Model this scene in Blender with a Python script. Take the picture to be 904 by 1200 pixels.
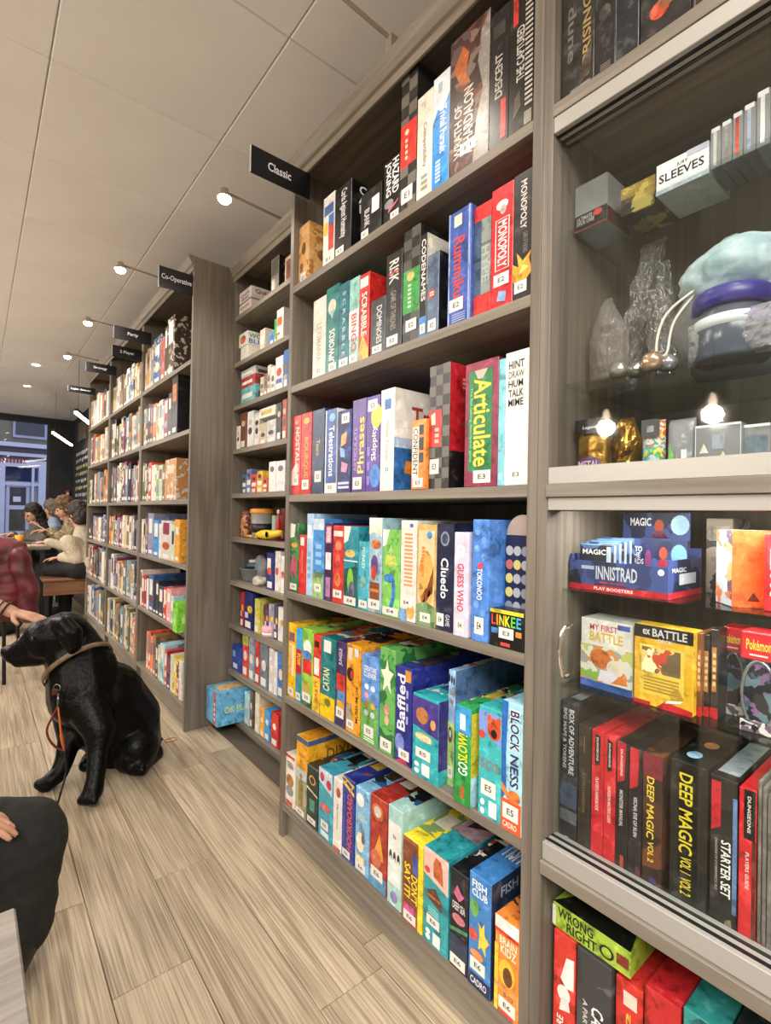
import bpy, bmesh, math, random
from mathutils import Vector, Matrix, Quaternion, noise
random.seed(7)
for o in list(bpy.data.objects): bpy.data.objects.remove(o)
SC = bpy.context.scene
COL = SC.collection
# ---------------------------------------------------------------- camera
FPX = 588.78
YAW, PITCH, ROLL = [math.radians(a) for a in (39.217, 0.475, 1.088)]
CAM = Vector((-.83, 0, 1.1))
CF = Vector((math.sin(YAW)*math.cos(PITCH), math.cos(YAW)*math.cos(PITCH), math.sin(PITCH)))
_r = Vector((math.cos(YAW), -math.sin(YAW), 0)); _u = _r.cross(CF)
CR = _r*math.cos(ROLL)+_u*math.sin(ROLL); CU = -_r*math.sin(ROLL)+_u*math.cos(ROLL)
cd = bpy.data.cameras.new('camera'); cd.sensor_fit = 'HORIZONTAL'; cd.sensor_width = 36; cd.lens = FPX*36/904
cd.clip_start = .02; cd.clip_end = 200
camo = bpy.data.objects.new('camera', cd); COL.objects.link(camo)
camo.matrix_world = Matrix(((CR.x, CU.x, -CF.x, CAM.x), (CR.y, CU.y, -CF.y, CAM.y), (CR.z, CU.z, -CF.z, CAM.z), (0, 0, 0, 1)))
SC.camera = camo
def ray(px, py): return CF+CR*((px-452)/FPX)-CU*((py-600)/FPX)
def at(px, py, ax, val):            # where the sight line meets the plane axis = val
    d = ray(px, py); return CAM+d*((val-CAM[ax])/d[ax])
def dep(px, py, z): return CAM+ray(px, py)*z
# ---------------------------------------------------------------- world, lights, exposure
w = bpy.data.worlds.new('World'); SC.world = w; w.use_nodes = True
bg = w.node_tree.nodes['Background']; bg.inputs[0].default_value = (.42, .47, .62, 1); bg.inputs[1].default_value = 1.3
def area(name, loc, sx, sy, power, col, rot=(0, 0, 0)):
    l = bpy.data.lights.new(name, 'AREA'); l.shape = 'RECTANGLE'; l.size = sx; l.size_y = sy; l.energy = power; l.color = col
    o = bpy.data.objects.new(name, l); COL.objects.link(o); o.location = loc; o.rotation_euler = rot; return o
WARM = (1, .965, .925)
area('room_fill_light', (-1.9, -1.3, 2.6), 1.6, 2.0, 115, WARM)  # unseen area lights, added under the ceiling to brighten the room
area('room_fill_light', (-2.6, 4.6, 2.6), 1.4, 2.6, 66, WARM)
area('room_fill_light', (-2.2, 8.4, 2.6), 1.6, 2.2, 25, WARM)
SC.view_settings.view_transform = 'Standard'; SC.view_settings.look = 'None'; SC.view_settings.gamma = 1
SC.view_settings.use_curve_mapping = False
SC.view_settings.exposure = .98
# ---------------------------------------------------------------- materials
def lin(h):
    h = h.lstrip('#')
    if len(h) == 3: h = ''.join(c*2 for c in h)
    v = [int(h[i:i+2], 16)/255 for i in (0, 2, 4)]
    return tuple(x/12.92 if x <= .04045 else ((x+.055)/1.055)**2.4 for x in v)+(1,)
MATS = {}
def nt(name):
    m = bpy.data.materials.new(name); m.use_nodes = True; n = m.node_tree.nodes; l = m.node_tree.links
    return m, n, l, n['Principled BSDF']
def plain(h, rough=.38, metal=0, name=None, emit=0):
    k = (h, rough, metal, emit)
    if k in MATS: return MATS[k]
    m, n, l, b = nt(name or 'paint_'+h.strip('#')); c = lin(h)
    b.inputs['Base Color'].default_value = c; b.inputs['Roughness'].default_value = rough; b.inputs['Metallic'].default_value = metal
    if emit: b.inputs['Emission Color'].default_value = c; b.inputs['Emission Strength'].default_value = emit
    MATS[k] = m; return m
def art(cols, scale=22):            # printed illustration: patches of a palette, different on each box
    k = ('art', tuple(cols), scale)
    if k in MATS: return MATS[k]
    m, n, l, b = nt('printed_art')
    tc = n.new('ShaderNodeTexCoord'); oi = n.new('ShaderNodeObjectInfo'); mul = n.new('ShaderNodeMath'); mul.operation = 'MULTIPLY'; mul.inputs[1].default_value = 37
    l.new(oi.outputs['Random'], mul.inputs[0])
    ad = n.new('ShaderNodeVectorMath'); ad.operation = 'ADD'; l.new(tc.outputs['Object'], ad.inputs[0]); l.new(mul.outputs[0], ad.inputs[1])
    no = n.new('ShaderNodeTexNoise'); no.inputs['Scale'].default_value = scale*.8; no.inputs['Detail'].default_value = 3; l.new(ad.outputs[0], no.inputs['Vector'])
    mx = n.new('ShaderNodeMixRGB'); mx.inputs[0].default_value = .07; l.new(ad.outputs[0], mx.inputs[1]); l.new(no.outputs['Color'], mx.inputs[2])
    vo = n.new('ShaderNodeTexVoronoi'); vo.inputs['Scale'].default_value = scale*1.7; l.new(mx.outputs[0], vo.inputs['Vector'])
    sep = n.new('ShaderNodeSeparateColor'); l.new(vo.outputs['Color'], sep.inputs[0])
    av = n.new('ShaderNodeMath'); av.operation = 'MULTIPLY_ADD'; av.inputs[1].default_value = .55; l.new(sep.outputs[0], av.inputs[0])
    n2 = n.new('ShaderNodeTexNoise'); n2.inputs['Scale'].default_value = scale*.45; n2.inputs['Detail'].default_value = 4; l.new(ad.outputs[0], n2.inputs['Vector'])
    m2 = n.new('ShaderNodeMath'); m2.operation = 'MULTIPLY'; m2.inputs[1].default_value = .5; l.new(n2.outputs[0], m2.inputs[0]); l.new(m2.outputs[0], av.inputs[2])
    cr = n.new('ShaderNodeValToRGB'); e = cr.color_ramp; e.interpolation = 'CONSTANT'; N = len(cols)
    while len(e.elements) < N: e.elements.new(.5)
    for i, c in enumerate(cols): e.elements[i].position = 0 if i == 0 else .2+.45*i/N; e.elements[i].color = lin(c)
    l.new(av.outputs[0], cr.inputs[0]); l.new(cr.outputs[0], b.inputs['Base Color']); b.inputs['Roughness'].default_value = .45
    MATS[k] = m; return m
def printed(h):                     # coated card: the base colour with faint printed mottling
    k = ('printed', h)
    if k in MATS: return MATS[k]
    m, n, l, b = nt('printed_card'); tc = n.new('ShaderNodeTexCoord'); oi = n.new('ShaderNodeObjectInfo')
    mul = n.new('ShaderNodeMath'); mul.operation = 'MULTIPLY'; mul.inputs[1].default_value = 41; l.new(oi.outputs['Random'], mul.inputs[0])
    ad = n.new('ShaderNodeVectorMath'); ad.operation = 'ADD'; l.new(tc.outputs['Object'], ad.inputs[0]); l.new(mul.outputs[0], ad.inputs[1])
    no = n.new('ShaderNodeTexNoise'); no.inputs['Scale'].default_value = 34; no.inputs['Detail'].default_value = 6; no.inputs['Roughness'].default_value = .7; l.new(ad.outputs[0], no.inputs['Vector'])
    vo = n.new('ShaderNodeTexVoronoi'); vo.inputs['Scale'].default_value = 48; l.new(ad.outputs[0], vo.inputs['Vector'])
    c = lin(h); v = max(c[:3])
    cr = n.new('ShaderNodeValToRGB'); e = cr.color_ramp; e.elements[0].position = .36; e.elements[1].position = .66
    dk = .5 if min(c[:3]) < .35 else .84
    e.elements[0].color = tuple(x*dk for x in c[:3])+(1,); e.elements[1].color = tuple(min(1, x*1.35+.035) for x in c[:3])+(1,)
    q = e.elements.new(.46); q.color = c; q = e.elements.new(.56); q.color = c
    sep = n.new('ShaderNodeSeparateColor'); l.new(vo.outputs['Color'], sep.inputs[0])
    mx = n.new('ShaderNodeMath'); mx.operation = 'MULTIPLY_ADD'; mx.inputs[1].default_value = .14; l.new(sep.outputs[0], mx.inputs[0]); 
    sb = n.new('ShaderNodeMath'); sb.operation = 'SUBTRACT'; sb.inputs[1].default_value = .07; l.new(no.outputs[0], sb.inputs[0]); l.new(sb.outputs[0], mx.inputs[2])
    l.new(mx.outputs[0], cr.inputs[0]); l.new(cr.outputs[0], b.inputs['Base Color']); b.inputs['Roughness'].default_value = .33
    MATS[k] = m; return m
def M(s):
    if not isinstance(s, str): return s
    if s.startswith('A|'):
        p = s.split('|'); return art(p[1].split(','), float(p[2]) if len(p) > 2 else 22)
    return plain(s)
def wood(name, c1, c2, axis, scale=60, rough=.5, st=.035, fine=.5):   # grain stretched along one axis
    m, n, l, b = nt(name)
    tc = n.new('ShaderNodeTexCoord'); mp = n.new('ShaderNodeMapping'); s = [scale]*3; s[axis] = scale*st; mp.inputs['Scale'].default_value = s
    oi = n.new('ShaderNodeObjectInfo'); mu = n.new('ShaderNodeMath'); mu.operation = 'MULTIPLY'; mu.inputs[1].default_value = 53; l.new(oi.outputs['Random'], mu.inputs[0])
    l.new(tc.outputs['Object'], mp.inputs['Vector']); l.new(mu.outputs[0], mp.inputs['Location'])
    no = n.new('ShaderNodeTexNoise'); no.inputs['Scale'].default_value = 1; no.inputs['Detail'].default_value = 6; no.inputs['Distortion'].default_value = .6; l.new(mp.outputs[0], no.inputs['Vector'])
    mp2 = n.new('ShaderNodeMapping'); s2 = [9]*3; s2[axis] = 1.1; mp2.inputs['Scale'].default_value = s2; l.new(tc.outputs['Object'], mp2.inputs['Vector']); l.new(mu.outputs[0], mp2.inputs['Location'])
    n2 = n.new('ShaderNodeTexNoise'); n2.inputs['Scale'].default_value = 1; n2.inputs['Detail'].default_value = 5; n2.inputs['Distortion'].default_value = 1.2; l.new(mp2.outputs[0], n2.inputs['Vector'])
    ad = n.new('ShaderNodeMixRGB'); ad.inputs[0].default_value = fine; l.new(n2.outputs[0], ad.inputs[1]); l.new(no.outputs[0], ad.inputs[2])
    cr = n.new('ShaderNodeValToRGB'); cr.color_ramp.elements[0].position = .40; cr.color_ramp.elements[1].position = .60
    cr.color_ramp.elements[0].color = lin(c1); cr.color_ramp.elements[1].color = lin(c2)
    hv = n.new('ShaderNodeMath'); hv.operation = 'MULTIPLY'; hv.inputs[1].default_value = 1; l.new(ad.outputs[0], hv.inputs[0]); l.new(hv.outputs[0], cr.inputs[0])
    hs = n.new('ShaderNodeHueSaturation'); mr = n.new('ShaderNodeMapRange'); mr.inputs[3].default_value = .88; mr.inputs[4].default_value = 1.12
    l.new(oi.outputs['Random'], mr.inputs[0]); l.new(mr.outputs[0], hs.inputs['Value']); l.new(cr.outputs[0], hs.inputs['Color'])
    l.new(hs.outputs[0], b.inputs['Base Color']); b.inputs['Roughness'].default_value = rough
    bp = n.new('ShaderNodeBump'); bp.inputs['Strength'].default_value = .12; bp.inputs['Distance'].default_value = .002; l.new(no.outputs[0], bp.inputs['Height']); l.new(bp.outputs[0], b.inputs['Normal'])
    return m
def noisy(name, c1, c2, scale, rough=.8, bump=.2, sheen=0, det=4):
    m, n, l, b = nt(name); tc = n.new('ShaderNodeTexCoord'); no = n.new('ShaderNodeTexNoise'); no.inputs['Scale'].default_value = scale; no.inputs['Detail'].default_value = det
    l.new(tc.outputs['Object'], no.inputs['Vector']); cr = n.new('ShaderNodeValToRGB'); cr.color_ramp.elements[0].position = .38; cr.color_ramp.elements[1].position = .62
    cr.color_ramp.elements[0].color = lin(c1); cr.color_ramp.elements[1].color = lin(c2); l.new(no.outputs[0], cr.inputs[0]); l.new(cr.outputs[0], b.inputs['Base Color'])
    b.inputs['Roughness'].default_value = rough; b.inputs['Sheen Weight'].default_value = sheen
    bp = n.new('ShaderNodeBump'); bp.inputs['Strength'].default_value = bump; bp.inputs['Distance'].default_value = .01; l.new(no.outputs[0], bp.inputs['Height']); l.new(bp.outputs[0], b.inputs['Normal'])
    return m
def clear(name, tint, white=0.0, rough=.03, bump=0, ior=1.45, bscale=60):     # thin clear sheet: lets light through, reflects at grazing angles
    m, n, l, b = nt(name); n.remove(b); out = n['Material Output']
    tr = n.new('ShaderNodeBsdfTransparent'); tr.inputs[0].default_value = lin(tint); gl = n.new('ShaderNodeBsdfGlossy'); gl.inputs['Roughness'].default_value = rough
    fr = n.new('ShaderNodeFresnel'); fr.inputs[0].default_value = ior; mx = n.new('ShaderNodeMixShader'); ge = n.new('ShaderNodeNewGeometry'); iv = n.new('ShaderNodeMath'); iv.operation = 'SUBTRACT'; iv.inputs[0].default_value = 1; l.new(ge.outputs['Backfacing'], iv.inputs[1])
    mf = n.new('ShaderNodeMath'); mf.operation = 'MULTIPLY'; l.new(fr.outputs[0], mf.inputs[0]); l.new(iv.outputs[0], mf.inputs[1]); l.new(mf.outputs[0], mx.inputs[0]); l.new(tr.outputs[0], mx.inputs[1]); l.new(gl.outputs[0], mx.inputs[2])
    last = mx
    if white:
        df = n.new('ShaderNodeBsdfDiffuse'); df.inputs[0].default_value = (.8, .8, .82, 1); m2 = n.new('ShaderNodeMixShader'); m2.inputs[0].default_value = white
        l.new(mx.outputs[0], m2.inputs[1]); l.new(df.outputs[0], m2.inputs[2]); last = m2
    if bump:
        no = n.new('ShaderNodeTexNoise'); no.inputs['Scale'].default_value = bscale; no.inputs['Detail'].default_value = 3; bp = n.new('ShaderNodeBump'); bp.inputs['Strength'].default_value = bump; bp.inputs['Distance'].default_value = .02
        tc = n.new('ShaderNodeTexCoord'); l.new(tc.outputs['Object'], no.inputs['Vector']); l.new(no.outputs[0], bp.inputs['Height']); l.new(bp.outputs[0], gl.inputs['Normal']); l.new(bp.outputs[0], fr.inputs['Normal'])
    l.new(last.outputs[0], out.inputs['Surface']); return m
WV = wood('grey_oak_upright', '#625a50', '#7d7468', 2)
WY = wood('grey_oak_shelf', '#6e665b', '#8a8174', 1)
WBK = wood('grey_oak_back', '#5e564d', '#70685e', 2)
PL = wood('light_oak_plank', '#877862', '#c2b197', 1, 230, .42, .014, .62)
ALU = plain('#a9a7a1', .38, .25, 'brushed_aluminium'); CHROME = plain('#e2e2e2', .12, 1, 'chrome')
BLACK = plain('#0c0c0e', .5); WHITE = plain('#f2f0ea', .5)
PANE = clear('clear_glass', '#fbfdfc', ior=1.62); GSHELF = clear('glass_shelf', '#eff5f2', ior=1.4); CELLO = clear('cellophane', '#f8f8f8', .05, .05, .9, 3.2, 80)
ACRYL = clear('clear_acrylic', '#eef0f2', .22, .05, 0, 1.6); HAZY = clear('hazy_plastic', '#dde2e8', .25, .2, .7, 1.5, 30)
# ---------------------------------------------------------------- mesh helpers
def link(o, parent=None):
    COL.objects.link(o)
    if parent: o.parent = parent
    return o
def tag(o, label=None, cat=None, group=None, kind=None):
    if label: o['label'] = label
    if cat: o['category'] = cat
    if group: o['group'] = group
    if kind: o['kind'] = kind
    return o
def obj(name, bm_or_me, mats, parent=None, smooth=False):
    if isinstance(bm_or_me, bmesh.types.BMesh):
        me = bpy.data.meshes.new(name); bm_or_me.normal_update(); bm_or_me.to_mesh(me); bm_or_me.free()
    else: me = bm_or_me
    if not isinstance(mats, (list, tuple)): mats = [mats]
    if not me.materials:
        for m in mats: me.materials.append(M(m))
    if smooth: me.shade_smooth()
    return link(bpy.data.objects.new(name, me), parent)
def empty(name, loc=(0, 0, 0), rz=0):
    o = bpy.data.objects.new(name, None); o.empty_display_size = .1; COL.objects.link(o); o.location = loc; o.rotation_euler = (0, 0, rz); return o
def bx(bm, x0, x1, y0, y1, z0, z1, bev=0, mi=0):
    g = bmesh.ops.create_cube(bm, size=1, matrix=Matrix.Translation(((x0+x1)/2, (y0+y1)/2, (z0+z1)/2)) @ Matrix.Diagonal((abs(x1-x0), abs(y1-y0), abs(z1-z0), 1)))
    vs = g['verts']
    if bev:
        es = list({e for v in vs for e in v.link_edges}); r = bmesh.ops.bevel(bm, geom=es, offset=bev, segments=1, affect='EDGES', profile=.5)
    if mi:
        for f in {f for v in vs if v.is_valid for f in v.link_faces}: f.material_index = mi
    return bm
def box(name, x0, x1, y0, y1, z0, z1, mat, parent=None, bev=0):
    return obj(name, bx(bmesh.new(), x0, x1, y0, y1, z0, z1, bev), mat, parent)
def tube(bm, pts, r, seg=8, caps=True):
    pts = [Vector(p) for p in pts]; n = len(pts); rs = r if isinstance(r, (list, tuple)) else [r]*n; rings = []
    t0 = (pts[1]-pts[0]).normalized(); nrm = t0.orthogonal().normalized()
    for i, p in enumerate(pts):
        t = ((pts[min(i+1, n-1)]-pts[max(i-1, 0)])).normalized(); nrm = (nrm-t*nrm.dot(t)).normalized(); b = t.cross(nrm)
        rings.append([bm.verts.new(p+(nrm*math.cos(2*math.pi*k/seg)+b*math.sin(2*math.pi*k/seg))*rs[i]) for k in range(seg)])
    for a, c in zip(rings, rings[1:]):
        for k in range(seg): bm.faces.new((a[k], a[(k+1) % seg], c[(k+1) % seg], c[k]))
    if caps: bm.faces.new(rings[0][::-1]); bm.faces.new(rings[-1])
    return bm
def lathe(bm, prof, seg=24, c=(0, 0, 0)):
    rings = [[bm.verts.new((c[0]+r*math.cos(2*math.pi*k/seg), c[1]+r*math.sin(2*math.pi*k/seg), c[2]+z)) for k in range(seg)] for r, z in prof]
    for a, d in zip(rings, rings[1:]):
        for k in range(seg): bm.faces.new((a[k], a[(k+1) % seg], d[(k+1) % seg], d[k]))
    if prof[0][0] > 1e-4: bm.faces.new(rings[0][::-1])
    if prof[-1][0] > 1e-4: bm.faces.new(rings[-1])
    return bm
def smoothpath(pts, n=6):           # Catmull-Rom
    P = [Vector(p) for p in pts]; P = [P[0]*2-P[1]]+P+[P[-1]*2-P[-2]]; out = []
    for i in range(1, len(P)-2):
        for k in range(n):
            t = k/n; a, b, c, d = P[i-1:i+3]
            out.append(.5*((2*b)+(c-a)*t+(2*a-5*b+4*c-d)*t*t+(3*b-a-3*c+d)*t**3))
    return out+[P[-2]]
TXT = {}
def text_mesh(s, bold=True):        # lettering normalised to the unit square
    k = (s, bold)
    if k in TXT: return TXT[k]
    cu = bpy.data.curves.new('lettering', 'FONT'); cu.body = s; cu.resolution_u = 2; cu.offset = .018 if bold else 0; cu.space_line = .82
    o = bpy.data.objects.new('lettering', cu); me = bpy.data.meshes.new_from_object(o); bpy.data.objects.remove(o)
    xs = [v.co.x for v in me.vertices]; ys = [v.co.y for v in me.vertices]; x0, x1, y0, y1 = min(xs), max(xs), min(ys), max(ys)
    for v in me.vertices: v.co = ((v.co.x-x0)/(x1-x0), (v.co.y-y0)/(y1-y0), 0)
    pts = [(v.co.x, v.co.y) for v in me.vertices]; fs = [tuple(p.vertices) for p in me.polygons]; bpy.data.meshes.remove(me)
    TXT[k] = (pts, fs); return TXT[k]
# plate(u,v) -> 3d on a face; face frames in box-local coordinates: front (y = -e), side facing the room's near end (x = w/2+e), top
def frame(o3, ux, vx): return lambda u, v: o3+ux*u+vx*v
def flat(name, fr, polys, mat, parent, share=None):
    bm = bmesh.new()
    for poly in polys: bm.faces.new([bm.verts.new(fr(u, v)) for u, v in poly])
    return obj(name, bm, mat, parent)
def lettering(fr, s, u0, v0, u1, v1, mat, parent, rot='h', bold=True, name='lettering'):
    pts, fs = text_mesh(s, bold)
    if rot == 'h': q = [(u0+(u1-u0)*x, v0+(v1-v0)*y) for x, y in pts]
    elif rot == 'd': q = [(u0+(u1-u0)*y, v1-(v1-v0)*x) for x, y in pts]
    else: q = [(u1-(u1-u0)*y, v0+(v1-v0)*x) for x, y in pts]
    me = bpy.data.meshes.new(name); me.from_pydata([tuple(fr(u, v)) for u, v in q], [], fs)
    return obj(name, me, mat, parent)
def ell(u, v, ru, rv, n=14, a0=0, a1=2*math.pi): return [(u+ru*math.cos(a0+(a1-a0)*k/n), v+rv*math.sin(a0+(a1-a0)*k/n)) for k in range(n)]
def pm(c): return printed(c) if c[0] == '#' else c
def deco(root, els, w, h, d):
    e = .0005; V = Vector
    for i, el in enumerate(els):
        k = el[0]; ee = e+.00006*i
        F = frame(V((-w/2, -ee, 0)), V((w, 0, 0)), V((0, 0, h)))
        if k[0] == 'S': F = frame(V((w/2+ee, 0, 0)), V((0, d, 0)), V((0, 0, h))); k = k[1:]
        elif k[0] == 'T': F = frame(V((-w/2, 0, h+ee)), V((w, 0, 0)), V((0, d, 0))); k = k[1:]
        if k == 'r': flat('colour_panel', F, [[(el[1], el[2]), (el[3], el[2]), (el[3], el[4]), (el[1], el[4])]], pm(el[5]), root)
        elif k == 'p': flat('printed_shape', F, [el[1]], pm(el[2]), root)
        elif k == 'o': flat('printed_spot', F, [ell(*el[1:5])], pm(el[5]), root)
        elif k == 't': lettering(F, el[1], el[2], el[3], el[4], el[5], el[6], root, el[7] if len(el) > 7 else 'd', name='title_lettering')
        elif k == 'k':
            n, m = el[1], el[2]; ps = [[(a/n, b/m), ((a+1)/n, b/m), ((a+1)/n, (b+1)/m), (a/n, (b+1)/m)] for a in range(n) for b in range(m) if (a+b) % 2]
            flat('check_pattern', F, ps, el[3], root)
        elif k == 'd':
            n = el[1]; u0, v0, u1, v1 = el[2:6]; ps = []
            for a in range(n):          # print too small to read: short strokes
                vv = v0+(v1-v0)*(a+.5)/n; hh = (v1-v0)/n*.3; ps.append([(u0, vv-hh), (u1, vv-hh), (u1, vv+hh), (u0, vv+hh)])
            flat('fine_print', F, ps, el[6], root)
        elif k == 'L':
            s = flat('label_sticker', F, [[(el[2], el[3]), (el[4], el[3]), (el[4], el[5]), (el[2], el[5])]], '#e6e3db', root)
            g = .00008; F2 = frame(F(0, 0)+(V((0, -g, 0))), F(1, 0)-F(0, 0), F(0, 1)-F(0, 0))
            if el[1]:
                a, b = el[2]+(el[4]-el[2])*.28, el[4]-(el[4]-el[2])*.28; c, dd = el[3]+(el[5]-el[3])*.3, el[5]-(el[5]-el[3])*.3
                lettering(F2, el[1], a, c, b, dd, '#3a3a3a', s, 'h', name='code_lettering')
def gbox(name, label, cat, group, Y0, Y1, z0, h, inset, depth, base, els=(), tilt=0, bev=.0012, mats=None):
    w = abs(Y1-Y0); bm = bx(bmesh.new(), -w/2, w/2, 0, depth, 0, h, bev)
    o = obj(name, bm, base if (not isinstance(base, str) or base.startswith('A|')) else printed(base)); o.location = (inset, (Y0+Y1)/2, z0); o.rotation_euler = (0, 0, -math.pi/2+tilt)
    tag(o, label, cat, group); deco(o, els, w, h, depth); return o
# ================================================================ the room
ZC, XW, YF, XL, YB = 2.65, .46, 10.2, -5.2, -2.6
fl = tag(box('floor', XL, XW, YB, YF, -.06, -.012, plain('#5a5044', .8)), kind='structure')
pw, plen, gap = .1777, 1.26, .0009
pk = {}
i = 0
for c in range(-25, 3):
    x0 = -.3925+c*pw; x1 = x0+pw
    if x0 > XW-.02 or x1 < XL: continue
    x1 = min(x1, XW)
    off = {-1: 1.259, 0: 1.593, 1: .95}.get(c, random.uniform(0, plen))
    y = off-plen*8
    while y < YF:
        y0, y1 = max(y, YB if x0 > -2.6 else 0), min(y+plen, YF)
        if y1-y0 > .05 and (x0 > -2.3 or y1 > 3) and x0 > -3.4 and y1 > -.8:
            k = (round(x1-x0, 3), round(y1-y0, 2))
            if k not in pk:
                me = bpy.data.meshes.new('plank'); b = bx(bmesh.new(), gap, x1-x0-gap, gap, y1-y0-gap, -.012, 0, .0012); b.to_mesh(me); b.free(); me.materials.append(PL); pk[k] = me
            o = link(bpy.data.objects.new('plank', pk[k]), fl); o.location = (x0, y0, 0); i += 1
        y += plen
tag(box('floor', XL, -2.6, YB, 3, -.012, -.001, plain('#a4957e', .5)), kind='structure')   # the same boards beyond the frame
CEILM = noisy('ceiling_paint', '#e9e6e6', '#edebea', 3, .75, .02)
ce = tag(box('ceiling', XL, XW, YB, YF, ZC+.012, ZC+.06, plain('#cfc8be', .8)), kind='structure')
tm = bpy.data.meshes.new('ceiling_tile'); b = bx(bmesh.new(), .001, .599, .001, .599, 0, .02, .004); b.to_mesh(b_ := tm); b.free(); tm.materials.append(CEILM)
nx = 0
for a in range(-9, 1):
    for c in range(-6, 20):
        x0, y0 = -.0675+.5945*a-.0, 1.476+.6*c
        if x0+.6 < XL or y0 > YF-.02 or y0+.6 < YB or x0 > XW: continue
        if x0 < -3.5 and (y0 < 2): continue
        if y0 < -.8: continue
        o = link(bpy.data.objects.new('ceiling_tile', tm), ce); o.location = (x0, y0, ZC); o.scale = (.99, min(1, (YF-y0)/.6), 1)
tag(box('ceiling', XL, -.0675-.5945*6, YB, 2, ZC, ZC+.012, CEILM), kind='structure')
tag(box('ceiling', -.0675-.5945*6, XW, YB, -.7, ZC, ZC+.012, CEILM), kind='structure')
# strip of ceiling behind the shelves' top
DARKW = noisy('dark_plaster', '#222428', '#2c2e31', 4, .8, .1)
LIGHTW = plain('#b8afa3', .8)
tag(box('wall_right', XW, XW+.1, YB, 5.6, -.06, ZC+.06, LIGHTW), kind='structure')
tag(box('wall_right', XW, XW+.1, 5.6, YF, -.06, ZC+.06, DARKW), kind='structure')
tag(box('wall_left', XL-.1, XL, YB, YF, -.06, ZC+.06, plain('#8b8378', .8)), kind='structure')
tag(box('wall_back', XL, XW, YB-.1, YB, -.06, ZC+.06, plain('#8b8378', .8)), kind='structure')
# far wall: shop window with dark piers
tag(box('wall_far', .13, XW+.1, YF, YF+.2, -.06, ZC+.06, DARKW), kind='structure')
tag(box('wall_far', XL-.1, .13, YF, YF+.2, 2.56, ZC+.06, DARKW), kind='structure')
tag(box('wall_far', XL-.1, .13, YF, YF+.2, -.06, .3, DARKW), kind='structure')
tag(box('wall_far', XL-.1, -3.6, YF, YF+.2, .3, 2.56, DARKW), kind='structure')
wn = tag(box('window_1', -3.6, .13, YF+.08, YF+.088, .3, 2.56, PANE), kind='structure')
for x in (-3.6, -1.75, .09): box('window_frame', x, x+.04, YF+.05, YF+.12, .3, 2.56, plain('#2a2b30', .4), wn)
box('window_sill', -3.6, .13, YF-.06, YF+.05, .27, .3, plain('#2a2b30', .4), wn)
# ---------------------------------------------------------------- street outside: the shopfront over the road
YS = 15.0
fac = empty('shopfront', (0, YS, -.1)); tag(fac, 'pale lilac shopfront across the street seen through the far window', 'building')
FB = lambda n, px0, py0, px1, py1, m, d0=0, d1=.06, p=None: box(n, at(px0, 550, 1, YS).x, at(px1, 550, 1, YS).x, -d1, -d0, at((px0+px1)/2, py1, 1, YS).z+.1, at((px0+px1)/2, py0, 1, YS).z+.1, m, p or fac)
LIL = plain('#b9b9d0', .7); LIL2 = plain('#9596b0', .7); DG = plain('#2b2c3c', .25); NB = plain('#16264c', .12)
box('wall', -7, 3.5, 0, .3, 0, 7, plain('#6d6558', .85), fac)
box('pavement', -7, 3.5, -4.2, 0, -.12, 0, plain('#56585c', .8), fac)
FB('fascia_wall', -160, 515, 59, 640, LIL, 0, .03)
uw = FB('upper_window', 14, 488, 54, 514, LIL2, .0, .05); FB('pane', 17, 490, 51, 511, DG, .05, .06, uw)
uw = FB('upper_window', -60, 486, -20, 512, LIL2, .0, .05); FB('pane', -57, 488, -23, 509, DG, .05, .06, uw)
FB('ledge', -160, 514, 60, 519, LIL, .03, .3); FB('dark_band', -160, 519, 59, 526, DG, .03, .1); FB('ledge', -160, 526, 60, 530, LIL, .03, .2)
FB('fascia_band', -160, 530, 59, 534, plain('#454a5c', .6), .03, .08); sg = FB('sign_board', -160, 534, 58, 543, plain('#c3bccd', .6), .03, .12)
a, b = at(-6, 539.5, 1, YS), at(31, 539.5, 1, YS)
lettering(lambda u, v: Vector((a.x+(b.x-a.x)*u, -.125, a.z+.05+.1*v)), 'TOYS AND MORE', 0, 0, 1, 1, '#8c2c34', fac, 'h', name='sign_lettering') if 0 else None
for q in range(9):
    x = a.x+(b.x-a.x)*q/9; box('sign_stroke', x, x+(b.x-a.x)*.075, -.126, -.12, a.z+.06, a.z+.16, plain('#8a3340', .6), fac)
for x0, x1 in ((-42, -1), (6, 37), (40, 44)):
    t = FB('transom_window', x0, 544, x1, 564, NB, .03, .05)
for x0, x1 in ((-60, -42), (-1, 6), (37, 40), (45, 58)): FB('pilaster', x0, 543, x1, 640, LIL, .03, .14)
FB('transom_rail', -60, 564, 45, 568, LIL, .03, .12)
dr = FB('shop_door', 8, 568, 35, 640, LIL, .03, .07); FB('pane', 12, 571, 31, 592, DG, .07, .08, dr); FB('notice', 16, 582, 25, 588, plain('#c9c9d8', .7), .08, .085, dr)
FB('pane', 12, 597, 31, 622, plain('#3b3a30', .3), .07, .08, dr)
FB('shop_window', -42, 568, -2, 620, plain('#6b6470', .3), .03, .05); FB('shop_panel', 37, 568, 44, 640, plain('#a59a98', .5), .03, .05)
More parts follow.
